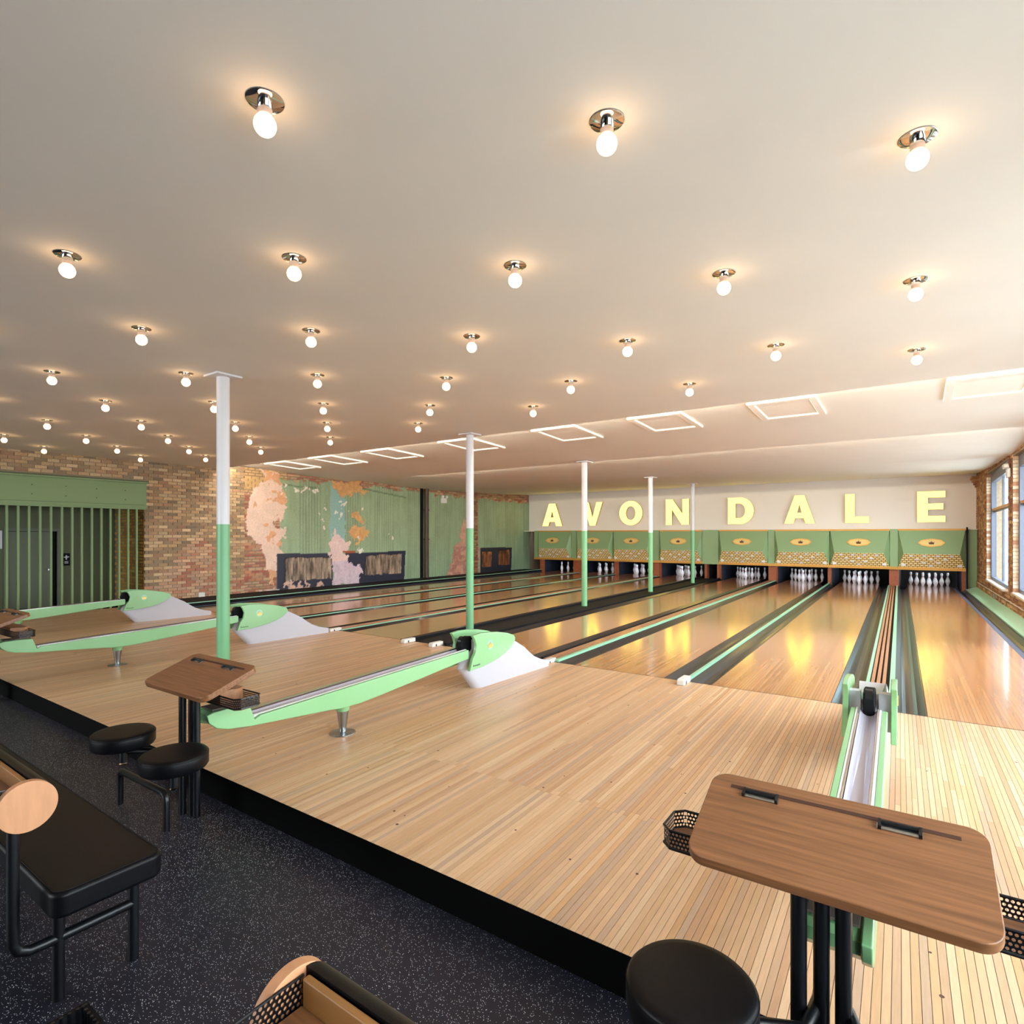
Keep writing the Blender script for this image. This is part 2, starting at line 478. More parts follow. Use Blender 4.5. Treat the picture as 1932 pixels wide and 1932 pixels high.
rseg(b, YB, 21.2, Z_LOW, ZS, 0.012); rseg(b, YB, 21.2, ZT, 3.6, 0.012)
edges = [21.2]+[e for wn in WIN for e in (wn[1], wn[0])]+[YB]
for k in range(0, len(edges), 2): rseg(b, edges[k+1], edges[k], ZS, ZT, 0.012)
b.build('mortar_bed', M_mortar, rw, off=(1.5, 10, 0))
BRK = [(176, 132, 88), (164, 116, 76), (150, 98, 68), (186, 146, 102), (140, 88, 62), (196, 158, 116), (158, 122, 86)]
def bcol(pal=BRK):
    c = lin(rnd.choice(pal)); j = rnd.uniform(0.8, 1.12); return tuple(v*j for v in c)
b = MB(); CH = 0.0705; BL = 0.2
z = Z_LOW; row = 0
while z < 3.5:
    y = 6.8+(BL/2 if row % 2 else 0)
    while y < 21.1:
        zc = z+CH/2; yc = y+BL/2
        if not any(w0-0.08 < yc < w1+0.08 and ZS-0.02 < zc < ZT+0.02 for w0, w1 in WIN):
            b.cur = bcol(); pr_ = 0.035 if z < 0.22 else 0.0
            p = rnd.uniform(-0.003, 0.004)+pr_
            x0, x1 = rwx(y)-p, rwx(y+BL-0.012)-p
            n = b.add([(x0, y, z), (x1, y+BL-0.012, z), (x1, y+BL-0.012, z+CH-0.012), (x0, y, z+CH-0.012),
                       (x0+0.03+pr_, y, z), (x1+0.03+pr_, y+BL-0.012, z), (x1+0.03+pr_, y+BL-0.012, z+CH-0.012), (x0+0.03+pr_, y, z+CH-0.012)])
            for f in ((0,1,2,3),(4,0,3,7),(1,5,6,2),(3,2,6,7),(4,5,1,0)): b.face([n+i for i in f])
        y += BL
    z += CH; row += 1
o = b.build('bricks', M_brick, rw, off=(1.5, 10, 0)); o['kind'] = 'stuff'
# brick jambs facing the camera
b = MB()
for w0, w1 in WIN[:3]:
    z = ZS+0.01; row = 0
    while z < ZT-0.05:
        b.cur = bcol([(214, 196, 172), (198, 170, 142), (222, 208, 190), (176, 128, 100)])
        b.box(rwx(w1)+0.005, rwx(w1)+0.085, w1-0.006, w1+0.03, z, z+CH-0.01)
        z += CH
o = b.build('jamb_bricks', M_brick, rw, off=(1.5, 10, 0)); o['kind'] = 'stuff'
# brick corbel at the corner with the letter wall
b = MB()
for k in range(4):
    b.cur = bcol(); b.box(1.33-0.035*k-0.02, 1.5, 20.2, 20.9, 2.86+0.07*k, 2.92+0.07*k)
b.build('corbel', M_brick, rw, off=(1.5, 10, 0))
for k, (w0, w1) in enumerate(WIN):
    x = rwx((w0+w1)/2)
    wo = empty('window_%d' % (k+1), (x+0.12, (w0+w1)/2, ZS), label=['far tall window beside the glowing letter E', 'second tall window, cut by the right edge of the picture'][k] if k < 2 else 'tall metal framed window along the right side, number %d from the far end' % (k+1), cat='window', kind='structure')
    of = (x+0.12, (w0+w1)/2, ZS)
    a0, a1 = w0+0.0, w1-0.0
    b = MB()
    for bx in ((a0, a0+0.1, ZS, ZT), (a1-0.1, a1, ZS, ZT), (a0+0.1, a1-0.1, ZS, ZS+0.07), (a0+0.1, a1-0.1, ZT-0.22, ZT)):
        b.box(x+0.055, x+0.15, bx[0], bx[1], bx[2], bx[3])
    ym = (a0+a1)/2
    b.build('window_frame', M_frame, wo, off=of)
    for q in ((a0+a1)/2-0.03,):
        MB().box(x+0.11, x+0.15, q-0.05, q+0.05, ZS+0.07, ZT-0.22).build('mullion', M_frame, wo, off=of)
    MB().box(x+0.065, x+0.095, a0+0.1, a1-0.1, 2.12, 2.17).build('wood_rail', M_woodtrim, wo, off=of)
    MB().box(x+0.11, x+0.145, a0+0.1, a1-0.1, 2.08, 2.14).build('transom', M_frame, wo, off=of)
    qs = [a0+0.1, (a0+a1)/2-0.03, a1-0.1]
    for q0, q1 in zip(qs[:-1], qs[1:]):
        MB().box(x+0.13, x+0.135, q0+0.0, q1, ZS+0.06, 2.1).build('pane', M_glass, wo, off=of)
        MB().box(x+0.13, x+0.135, q0+0.0, q1, 2.12, ZT-0.2).build('pane', M_glass, wo, off=of)
    MB().box(x-0.05, x+0.14, a0-0.03, a1+0.03, ZS-0.035, ZS+0.005).build('sill', M_sill, wo, off=of)
    # daylight portal in the opening (guides sky light, gives none itself)
    ld = bpy.data.lights.new('portal', 'AREA'); ld.shape = 'RECTANGLE'; ld.size = a1-a0; ld.size_y = ZT-ZS
    ld.cycles.is_portal = True
    lo = bpy.data.objects.new('daylight_portal', ld); COL.objects.link(lo)
    lo.location = (x+T+0.03, ym, (ZS+ZT)/2); lo.rotation_euler = (PI/2, 0, PI/2)

o = MB().box(2.65, 60, -60, 80, -1.2, -1.0).build('pavement', mat('pale_concrete', (188, 188, 186), 0.9)); tag(o, 'pale concrete pavement added outside the windows to bounce daylight', 'pavement', kind='structure')  # unseen ground added for the daylight it bounces to the ceiling
# slate-blue neighbouring building seen through the windows
b = MB(); b.box(2.2, 16, 34, 40, -0.99, 9)
for k in range(40): b.box(2.15, 16, 33.97, 34.0, -0.9+k*0.24, -0.9+k*0.24+0.2)
o = b.build('neighbour_building', mat('blue_siding', (150, 178, 186), 0.8)); tag(o, 'pale blue clapboard building outside the windows', 'building', kind='structure')

# back wall behind the viewpoint, with an unseen opening added for fill light
bw = MB(); bw.box(-16.2, 2.4, YB-0.3, YB, Z_LOW, 1.1); bw.box(-16.2, 2.4, YB-0.3, YB, 2.95, 3.6)
bw.box(-16.2, -13.2, YB-0.3, YB, 1.1, 2.95); bw.box(-4.2, 2.4, YB-0.3, YB, 1.1, 2.95)
o = bw.build('wall_back', mat('back_wall_paint', (86, 78, 66), 0.7)); tag(o, 'plain wall behind the seating area with a high opening added for light', 'wall', kind='structure')
ld = bpy.data.lights.new('portal', 'AREA'); ld.shape = 'RECTANGLE'; ld.size = 9.0; ld.size_y = 1.85; ld.cycles.is_portal = True
lo = bpy.data.objects.new('daylight_portal', ld); COL.objects.link(lo)
lo.location = (-8.7, YB-0.32, 2.02); lo.rotation_euler = (PI/2, 0, 0)

# mint ledge beside the rightmost gutter, dark ledge beside the leftmost
b = MB()
n = b.add([(skx(1.40, 5.98), 5.98, 0.012), (skx(1.40, 20.4), 20.4, 0.012), (rwx(20.4), 20.4, 0.10), (rwx(5.98), 5.98, 0.10),
           (skx(1.40, 5.98), 5.98, -0.12), (skx(1.40, 20.4), 20.4, -0.12), (rwx(20.4), 20.4, -0.12), (rwx(5.98), 5.98, -0.12)])
for f in ((0,1,2,3)[::-1],(4,5,1,0)[::-1],(5,6,2,1)[::-1],(6,7,3,2)[::-1],(7,4,0,3)[::-1]): b.face([n+i for i in f])
o = b.build('trim_1', mat('ledge_mint', (178, 232, 196), 0.35, coat=0.3)); tag(o, 'mint green sloped ledge between rightmost gutter and brick wall', 'ledge', kind='structure')
b = MB(); b.box(-14.3, -12.62, 5.98, 20.6, -0.12, 0.07); o = b.build('trim_2', M_flatblack, fn=skew)
tag(o, 'dark ledge along the foot of the left wall', 'ledge', kind='structure')
b = MB(); b.box(-12.64, -12.622, 5.98, 20.6, 0.071, 0.085); o = b.build('trim_3', M_greenrail, fn=skew)
tag(o, 'thin green edge strip beside the leftmost gutter', 'ledge', kind='structure')

# ------------------------------------------------------------------ lanes
LANES = [(-12.37, 'leftmost lane'), (-10.60, 'second lane from the left'), (-9.03, 'third lane from the left'), (-7.28, 'fourth lane from the left'),
         (-5.07, 'fourth lane from the right'), (-3.285, 'third lane from the right'), (-1.715, 'second lane from the right'), (0.065, 'rightmost lane')]
LW_ = 1.065
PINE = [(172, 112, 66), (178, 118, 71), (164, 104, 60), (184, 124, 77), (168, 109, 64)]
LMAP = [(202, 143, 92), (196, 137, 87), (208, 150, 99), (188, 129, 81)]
for x0, nm in LANES:
    ln = empty('bowling_lane', (x0+LW_/2, 6, 0), label='glossy wooden bowling lane, '+nm, cat='lane', group='bowling lanes', kind='structure')
    of = (x0+LW_/2, 6, 0)
    b = MB()
    for i in range(39):
        a = x0+i*BW; ys = 10.25+(0.16 if i % 2 else -0.16)+0.12*math.sin(i*0.7)
        segs = [5.97]
        yy = 5.97
        while True:
            yy += rnd.uniform(1.6, 3.2)
            if yy > ys-0.6: break
            segs.append(yy)
        segs.append(ys); n1 = len(segs)-1
        yy = ys
        while True:
            yy += rnd.uniform(1.6, 3.6)
            if yy > 19.2: break
            segs.append(yy)
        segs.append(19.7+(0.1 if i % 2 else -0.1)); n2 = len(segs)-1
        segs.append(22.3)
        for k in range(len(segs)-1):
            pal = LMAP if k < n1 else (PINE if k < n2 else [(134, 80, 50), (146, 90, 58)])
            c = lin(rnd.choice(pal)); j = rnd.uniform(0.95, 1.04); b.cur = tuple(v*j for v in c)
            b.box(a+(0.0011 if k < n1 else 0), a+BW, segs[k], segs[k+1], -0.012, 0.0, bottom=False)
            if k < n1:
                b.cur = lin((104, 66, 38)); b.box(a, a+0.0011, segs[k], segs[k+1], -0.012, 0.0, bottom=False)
    o = b.build('lane_boards', M_lane, ln, off=of, fn=skew); o['kind'] = 'stuff'
    MB().box(x0-0.002, x0+LW_+0.002, 5.968, 22.3, -0.12, -0.008).build('lane_bed', M_flatblack, ln, off=of, fn=skew)
b = MB(); b.prism([(-13.6, 5.955), (1.75, 5.955), (1.75, 5.97), (-13.6, 5.97)], -0.1, -0.0012, 'z'); o = b.build('trim_4', M_flatblack)
tag(o, 'dark foul line strip between approach and lanes', 'line', kind='structure')
b = MB(); b.box(-13.9, 1.7, 5.98, 22.6, Z_LOW, -0.125); o = b.build('floor', M_pit); tag(o, 'dark floor under the gutters and lanes', 'floor', kind='structure')

def gutter(name, x0, x1, parent, of):
    b = MB(); k = 8
    for i in range(k):
        t0, t1 = i/k, (i+1)/k
        f0 = lambda t: (x0+(x1-x0)*t, -0.09*math.sin(PI*min(max((t-0.08)/0.84, 0), 1))**0.6-0.006)
        (a, za), (c, zc) = f0(t0), f0(t1)
        b.quad((a, 5.98, za), (c, 5.98, zc), (c, 20.6, zc), (a, 20.6, za))
    b.quad((x0+0.002, 5.985, -0.002), (x0+0.042, 5.985, -0.044), (x0+0.042, 20.6, -0.044), (x0+0.002, 20.6, -0.002))
    b.box(x0, x0+0.002, 5.98, 20.6, -0.1, -0.001); b.box(x1-0.012, x1, 5.98, 20.6, -0.1, -0.004)
    o = b.build(name, M_gutter, parent, off=of, fn=skew, smooth=40)
def cap(x, y, parent, of, h=0.045):
    b = MB(); b.prism([(y-0.10, 0.001), (y-0.10, h*0.8), (y-0.08, h), (y+0.12, h), (y+0.12, 0.001)], x-0.035, x+0.035, 'x')
    b.build('end_cap', M_ornament, parent, off=of, bevel=0.005)
    MB().box(x+0.036, x+0.038, y-0.03, y-0.012, 0.004, h*0.6).build('slot', M_flatblack, parent, off=of)

names = {1: 'between the first and second lanes from the left', 2: 'between the second and third lanes from the left', 3: 'between the third and fourth lanes from the left',
         4: 'under the row of posts', 5: 'between the third and fourth lanes from the right', 6: 'between the second and third lanes from the right', 7: 'beside the rightmost lane'}
G = 0.235
for k in range(1, 8):
    xl = LANES[k-1][0]+LW_; xr = LANES[k][0]; xc = (xl+xr)/2
    dv = empty('lane_divider', (xc, 6, 0), label='black gutters and centre rail '+names[k], cat='gutter', group='gutters between lanes', kind='thing')
    of = (xc, 6, 0)
    gutter('gutter', xl+0.003, xl+G, dv, of); gutter('gutter', xr-G, xr-0.003, dv, of)
    m0, m1 = xl+G, xr-G
    MB().box(m0, m1, 5.98, 20.6, -0.12, 0.0).build('divider_base', M_flatblack, dv, off=of, fn=skew)
    if k in (1, 3, 5, 7):
        w_ = m1-m0; rh = 0.03 if k > 4 else 0.016
        MB().box(m0, m0+(0.03 if k > 4 else 0.016), 5.98, 20.6, 0.001, rh).build('green_rail' if k == 7 else 'black_rail', M_greenrail if k == 7 else M_flatblack, dv, off=of, fn=skew)
        MB().box(m1-(0.045 if k > 4 else 0.018), m1, 5.98, 20.6, 0.001, rh).build('green_rail', M_greenrail, dv, off=of, fn=skew)
        for q in range(3):
            a = m0+0.04+q*(w_-0.1)/3
            MB().box(a, a+(w_-0.1)/3-0.018, 5.98, 20.6, 0.001, 0.022).build('wood_strip', M_capwood, dv, off=of, fn=skew)
        if k != 7: cap(skx(xc, 5.87)+0.04, 5.885, dv, of)
        pass
    elif k in (2, 6):
        MB().box(m0 if k == 6 else m0+0.012, m1, 5.98, 20.6, 0.001, 0.03 if k == 6 else 0.016).build('green_rail', M_greenrail, dv, off=of, fn=skew)
        cap(xc, 5.86, dv, of, 0.06)
    else:
        MB().box(m0, m0+0.035, 5.98, 20.6, 0.001, 0.035).build('black_rail', M_flatblack, dv, off=of, fn=skew)
        MB().box(m1-0.035, m1, 5.98, 20.6, 0.001, 0.035).build('black_rail', M_flatblack, dv, off=of, fn=skew)
        cap(-5.92, 5.86, dv, of, 0.055); cap(-5.41, 5.88, dv, of, 0.055)
for xa, xb, lb in ((-12.37-G-0.01, -12.375, 'black gutter along the left wall side'), (1.132, 1.132+G+0.03, 'black gutter beside the mint green ledge')):
    dv = empty('side_gutter', ((xa+xb)/2, 6, 0), label=lb, cat='gutter', group='side gutters')
    gutter('gutter', xa, xb, dv, ((xa+xb)/2, 6, 0))
    MB().box(xa, xa+0.03 if xa < 0 else xa+0.06, 5.99, 20.6, -0.01, 0.002).build('gutter_sky_edge', M_guttersky, dv, off=((xa+xb)/2, 6, 0), fn=skew)

# ------------------------------------------------------------------ masking units, pits, pins, letters
YM = 20.5
ZMT, ZMM, ZMB0, ZMB1 = 1.70, 0.975, 0.585, 0.505
UN = [(-13.05, -11.47), (-11.23, -9.63), (-9.63, -8.07), (-7.79, -6.21), (-5.65, -4.06), (-3.86, -2.26), (-2.26, -0.69), (-0.49, 1.09)]
EMX = [-12.30, -10.46, -8.85, -7.04, -4.86, -3.07, -1.48, 0.31]
lab8 = ['leftmost', 'second from the left', 'third from the left', 'fourth from the left', 'fourth from the right', 'third from the right', 'second from the right', 'rightmost']
def crown(b, x, y, z, s, t=0.006, axis='y'):
    pts = [(-0.5, -0.4), (0.5, -0.4), (0.62, 0.25), (0.3, -0.02), (0.2, 0.42), (0.09, 0.05), (0, 0.6), (-0.09, 0.05), (-0.2, 0.42), (-0.3, -0.02), (-0.62, 0.25)]
    if axis == 'y': b.prism([(x+p*s, z+q*s) for p, q in pts][::-1], y-t, y, 'y')
    else: b.prism([(y+p*s, z+q*s) for p, q in pts], x, x+t, 'x')
DP = -0.18; IN = 0.13
lampmesh = None
for i, (x0, x1) in enumerate(UN):
    xc = (x0+x1)/2; of = (xc, YM, ZMB1)
    mu = empty('masking_unit', of, label='sage green pin mask with gold crown plaque, '+lab8[i], cat='pin mask', group='pin masks in a row')
    a0, a1 = x0+0.012, x1-0.012; i0, i1 = a0+IN, a1-IN
    yr = YM+DP
    b = MB(); n = b.add([(a0, YM, ZMT-0.05), (a1, YM, ZMT-0.05), (i1, yr, ZMM), (i0, yr, ZMM), (a0, YM+0.04, ZMT-0.05), (a1, YM+0.04, ZMT-0.05), (i1, yr+0.04, ZMM), (i0, yr+0.04, ZMM)])
    for f in ((3,2,1,0),(4,5,6,7),(0,1,5,4),(2,3,7,6),(1,2,6,5),(3,0,4,7)): b.face([n+q for q in f])
    b.build('upper_panel', M_maskgreen, mu, off=of)
    b = MB(); n = b.add([(i0, yr, ZMM), (i1, yr, ZMM), (a1, YM, ZMB0), (a0, YM, ZMB0), (i0, yr+0.04, ZMM), (i1, yr+0.04, ZMM), (a1, YM+0.04, ZMB0-0.02), (a0, YM+0.04, ZMB0-0.02)])
    for f in ((3,2,1,0),(4,5,6,7),(0,1,5,4),(2,3,7,6),(1,2,6,5),(3,0,4,7)): b.face([n+q for q in f])
    pp = b.build('pin_indicator', M_weave, mu, off=of)
    for s_, aa, ii in ((0, a0, i0), (1, a1, i1)):
        b = MB(); n = b.add([(aa, YM, ZMT-0.05), (ii, yr, ZMM), (aa, YM, ZMB0), (aa+(-0.01 if s_ == 0 else 0.01), YM+0.0, ZMM), (aa+(-0.011 if s_ == 0 else 0.011), YM+0.05, ZMM)])
        b.face([n, n+1, n+3]); b.face([n+1, n+2, n+3]); b.face([n, n+2, n+1]); b.face([n+1, n+2, n+4])
        b.build('cheek_panel', M_maskgreen, mu, off=of)
    MB().box(x0, x1, YM-0.012, YM+0.05, ZMT-0.05, ZMT).build('top_trim', M_goldtrim, mu, off=of)
    MB().box(x0, x1, YM-0.02, YM+0.06, ZMB1, ZMB0).build('bottom_trim', M_goldtrim, mu, off=of)
    MB().box(xc-0.5, xc+0.4, YM+0.09, YM+0.13, ZMB1+0.03, ZMB1+0.06).build('lamp_tube', M_pitlamp, mu, off=of)
    ex = EMX[i]; t = (ZMT-0.05-1.30)/(ZMT-0.05-ZMM); ye = YM+DP*t-0.012
    b = MB(); tilt = DP/(ZMT-0.05-ZMM)
    pts = [(ex+0.30*math.cos(a)*(1+0.035*math.cos(8*a)), 0.115*math.sin(a)*(1+0.03*math.cos(8*a))) for a in [2*PI*q/48 for q in range(48)]]
    sh = lambda x, y, z: (x, y-(z-1.30)*tilt, z)
    b.prism([(p, 1.30+q) for p, q in pts][::-1], ye-0.012, ye+0.01, 'y')
    em = b.build('plaque', M_gold, mu, off=of, fn=sh)
    b = MB(); b.prism([(ex+0.26*math.cos(2*PI*q/32), 1.30+0.088*math.sin(2*PI*q/32)) for q in range(32)][::-1], ye-0.016, ye-0.010, 'y')
    b.build('plaque_field', M_field, em, fn=lambda x, y, z: tuple(np.array(sh(x, y, z))-np.array(of)))
    b = MB(); crown(b, ex, ye-0.017, 1.30, 0.11)
    b.build('crown', M_darkbrown, em, fn=lambda x, y, z: tuple(np.array(sh(x, y, z))-np.array(of)))
    # pin lights and lane number plates lying on the sloped indicator
    def onp(px, tt):
        z = ZMM+(ZMB0-ZMM)*tt; y = yr+(YM-yr)*tt; wd = (i1-i0)+((a1-a0)-(i1-i0))*tt
        return (i0+i1)/2+px*wd, y, z
    for rr, cnt, tt in ((0, 4, 0.14), (1, 3, 0.40), (2, 2, 0.64), (3, 1, 0.86)):
        for q in range(cnt):
            x, y, z = onp((q-(cnt-1)/2)*0.235, tt)
            b = MB(); nd = Vector((0, -(ZMM-ZMB0), DP)).normalized(); cc = Vector((x, y, z))
            up = Vector((0, DP, (ZMM-ZMB0))).normalized()
            vs = [cc+Vector((0.052*math.cos(2*PI*q2/12), 0, 0))+up*0.030*math.sin(2*PI*q2/12) for q2 in range(12)]
            n = b.add([v+nd*0.012 for v in vs]+[v-nd*0.003 for v in vs])
            b.face([n+q2 for q2 in range(12)])
            for q2 in range(12): b.face([n+q2, n+12+q2, n+12+(q2+1) % 12, n+(q2+1) % 12])
            b.build('pin_light', M_pin, mu, off=of)
    for px in (-0.43, 0.43):
        x, y, z = onp(px, 0.86)
        b = MB(); b.box(x-0.05, x+0.05, y-0.02, y-0.004, z-0.025, z+0.04); b.build('number_plate', M_pin, mu, off=of)
for x0, x1, lb in ((-13.25, -13.05, 'narrow green strip left of the first mask'), (-11.47, -11.23, 'green post between first and second masks'), (-8.07, -7.79, 'green post between third and fourth masks'),
                   (-6.21, -5.65, 'wide flat green panel in the middle of the masks'), (-4.06, -3.86, 'green post right of the fifth mask'), (-0.69, -0.49, 'green post left of the rightmost mask')):
    wide = x1-x0 > 0.4
    b = MB(); b.box(x0+0.003, x1-0.003, YM-(0.03 if wide else 0.0), YM+0.3, ZMB1 if wide else ZMB0, ZMT)
    if not wide:
        o = b.build('filler_panel', M_maskgreen); tag(o, lb, 'panel', 'filler panels between pin masks')
        MB().box(x0+0.003, x1-0.003, YM-0.02, YM+0.06, ZMB1, ZMB0-0.001).build('bottom_trim', M_goldtrim, o)
    else:
        o = b.build('filler_panel', M_maskgreen); tag(o, lb, 'panel', 'filler panels between pin masks')
o = MB().box(1.102, 1.135, YM-0.05, YM+0.1, 0.0, ZMT+0.04).build('end_post', M_flatblack); tag(o, 'thin black post at the right end of the masks', 'post')
o = MB().box(1.137, 1.342, YM+0.1, YM+0.4, -0.12, ZMT-0.02).build('trim_6', M_maskgreen); tag(o, 'plain green panel between black post and brick wall', 'panel', kind='structure')

# letter wall and pit enclosure
o = MB().box(-14.2, 1.9, YF, YF+0.25, ZMT, 3.6).build('wall_far', M_wallpaint); tag(o, 'white wall above the pin masks carrying the glowing letters', 'wall', kind='structure')
o = MB().box(-14.2, 1.9, YM+0.06, YF+0.02, ZMT-0.03, ZMT-0.005).build('trim_5', M_wallpaint); tag(o, 'ledge on top of the masks', 'ledge', kind='structure')
b = MB(); b.box(-14.2, 1.9, 22.9, 23.1, -0.6, 1.9); b.box(-14.2, 1.9, YF+0.3, 22.9, 1.7, 1.8); o = b.build('wall_far.001', M_pit); tag(o, 'black back wall of the pin pits', 'wall', kind='structure')

KX = [-13.0, -11.32, -9.60, -7.95, -6.13, -5.70, -3.95, -2.29, -0.59, 1.05]
for i, x in enumerate(KX):
    wd = 0.12 if i in (1, 3, 6, 8) else 0.04
    ko = MB().box(x-wd, x+wd, 20.62, 20.88, -0.11, ZMB1-0.01).build('kickback', M_kick)
    MB().box(x-wd-0.01, x+wd+0.01, 20.885, 22.85, -0.11, ZMB1-0.01).build('liner', M_liner, ko)
    tag(ko, 'reddish wooden partition under the masks, %s from the left' % ORD[i], 'partition', 'wooden partitions between pin decks')
# pins
pinprof = [(0.026, 0.0), (0.030, 0.012), (0.0455, 0.06), (0.0575, 0.095), (0.0605, 0.115), (0.058, 0.14), (0.047, 0.18), (0.035, 0.21), (0.0265, 0.24), (0.0235, 0.262), (0.0245, 0.285), (0.029, 0.315), (0.0322, 0.342), (0.030, 0.362), (0.022, 0.376), (0.008, 0.381)]
pin = empty('bowling_pin', (0, 0, 0), cat='bowling pin')
MB().lathe([(r*1.02, z) for r, z in pinprof], seg=16).build('pin_body', M_pin, pin, smooth=60)
b = MB(); b.lathe([(0.0275, 0.243), (0.0250, 0.252), (0.0245, 0.257)], seg=16); b.lathe([(0.0250, 0.272), (0.0262, 0.284), (0.0262, 0.286)], seg=16)
b.build('neck_stripe', M_red, pin, smooth=60)
rows = [(0, 1, 'head pin'), (1, 2, 'second row'), (2, 3, 'third row'), (3, 4, 'back row')]
fp = True
for i in range(8):
    xc = skx(LANES[i][0]+LW_/2, 21)
    for r, cnt, rn in rows:
        for q in range(cnt):
            o = pin if fp else dup(pin)
            fp = False
            o.location = (xc+(q-(cnt-1)/2)*0.3048, 20.95+r*0.264, 0.001)
            pos = {1: '', 2: ('left', 'right')[q] if q < 2 else '', 3: ('left', 'middle', 'right')[q % 3], 4: ('leftmost', 'second from left', 'second from right', 'rightmost')[q]}[cnt]
            o['label'] = ('white head pin standing foremost on the %s' % LANES[i][1]) if r == 0 else ('white pin, %s in the %s, %s' % (pos, rn, LANES[i][1]))
            o['group'] = 'ten pins on the '+LANES[i][1]

# letters
def letter_polys(ch):
    t = 0.30
    if ch == 'A':
        return [[(0, 0), (0.30, 0), (0.36, 0.19), (0.64, 0.19), (0.70, 0), (1, 0), (0.66, 1), (0.34, 1)]], [[(0.42, 0.38), (0.58, 0.38), (0.5, 0.68)]]
    if ch == 'V': return [[(0.36, 0), (0.64, 0), (1, 1), (0.70, 1), (0.5, 0.34), (0.30, 1), (0, 1)]], []
    if ch == 'N': return [[(0, 0), (0.27, 0), (0.27, 0.60), (0.70, 0), (1, 0), (1, 1), (0.73, 1), (0.73, 0.42), (0.30, 1), (0, 1)]], []
    if ch == 'L': return [[(0, 0), (1, 0), (1, 0.21), (0.40, 0.21), (0.40, 1), (0, 1)]], []
    if ch == 'E': return [[(0, 0), (1, 0), (1, 0.2), (0.38, 0.2), (0.38, 0.41), (0.93, 0.41), (0.93, 0.60), (0.38, 0.60), (0.38, 0.8), (1, 0.8), (1, 1), (0, 1)]], []
    if ch == 'O':
        o_ = [(0.5+0.5*math.cos(a), 0.5+0.5*math.sin(a)) for a in [2*PI*k/40 for k in range(40)]]
        i_ = [(0.5+0.21*math.cos(a), 0.5+0.29*math.sin(a)) for a in [2*PI*k/40 for k in range(40)]]
        return [o_], [i_]
    if ch == 'D':
        o_ = [(0, 0), (0.45, 0)]+[(0.48+0.52*math.sin(a), 0.5-0.5*math.cos(a)) for a in [PI*k/20 for k in range(1, 20)]]+[(0.45, 1), (0, 1)]
        i_ = [(0.3, 0.22), (0.42, 0.22)]+[(0.44+0.24*math.sin(a), 0.5-0.28*math.cos(a)) for a in [PI*k/16 for k in range(1, 16)]]+[(0.42, 0.78), (0.3, 0.78)]
        return [o_], [i_]
M_letterside = mat('letter_side', (222, 196, 140), 0.5)
def make_letter(ch, x0, x1, z0, z1, lab):
    of = (x0, YF, z0)
    cu = bpy.data.curves.new('letter', 'CURVE'); cu.dimensions = '2D'; cu.fill_mode = 'BOTH'; cu.extrude = 0.05
    outs, ins = letter_polys(ch)
    for pts in outs+ins:
        sp = cu.splines.new('POLY'); sp.points.add(len(pts)-1)
        for k, (p, q) in enumerate(pts): sp.points[k].co = (p*(x1-x0), q*(z1-z0), 0, 1)
        sp.use_cyclic_u = True
    tmp = bpy.data.objects.new('tmp', cu); COL.objects.link(tmp)
    dg = bpy.context.evaluated_depsgraph_get()
    me = bpy.data.meshes.new_from_object(tmp.evaluated_get(dg)); bpy.data.objects.remove(tmp)
    me.name = 'letter'
    root = empty('wall_letter', (x0, YF-0.05, z0), label=lab, cat='letter', group='glowing letters spelling AVONDALE')
    me.materials.clear(); me.materials.append(M_letterside); me.materials.append(M_letter)
    for p in me.polygons:
        p.material_index = 1 if abs(p.normal.z) > 0.5 and p.center.z > 0 else 0
    o = obj('letter_body', me, root); o.rotation_euler = (PI/2, 0, 0); o.location = (0, -0.02, 0)
LT = [('A', -13.05, -12.09, 'first'), ('V', -11.12, -10.25, ''), ('O', -9.52, -8.58, ''), ('N', -7.66, -6.80, ''), ('D', -5.43, -4.58, ''), ('A', -3.62, -2.72, 'second'), ('L', -1.87, -1.24, ''), ('E', -0.02, 0.64, '')]
ltl = ['glowing yellow letter A at the far left of the wall', 'glowing yellow letter V partly behind a white post', 'glowing yellow round letter O', 'glowing yellow letter N right of the O',
       'glowing yellow letter D in the middle of the wall', 'glowing yellow letter A between the D and the L', 'glowing yellow letter L', 'glowing yellow letter E nearest the windows']
for (ch, x0, x1, _), lb in zip(LT, ltl): make_letter(ch, x0, x1, 1.90, 2.83 if x0 < -7 else (2.81 if x0 < -2 else 2.795), lb)

# ------------------------------------------------------------------ columns
col = empty('column', (0, 0, 0), cat='column', group='row of round posts')
MB().cyl((0, 0, -0.12), (0, 0, 1.61), 0.061, seg=28, caps=False).build('lower_shaft', M_colgreen, col, smooth=50)
ZCOL = 3.10
csh = MB().cyl((0, 0, 1.61), (0, 0, ZCOL), 0.0605, seg=28, caps=False).build('upper_shaft', M_colwhite, col, smooth=50)
cpl = MB().box(-0.13, 0.13, -0.13, 0.13, ZCOL-0.022, ZCOL-0.001).build('cap_plate', M_colwhite, col, bevel=0.004)
cl = ['nearest, behind the left scoring table', 'second, rising behind the middle ball return', 'third, in front of the letter V', 'fourth, just right of the letter O', 'farthest, right of the letter N']
for i, (x, y, zt) in enumerate(((-5.70, 3.08, 3.118), (-5.80, 7.10, 3.118), (-5.86, 11.05, 3.10), (-5.88, 14.85, 3.075), (-5.85, 18.3, 3.158))):
    o = col if i == 0 else dup(col)
    o.location = (x, y, zt-ZCOL); o['label'] = 'round post painted green below and white above, '+cl[i]

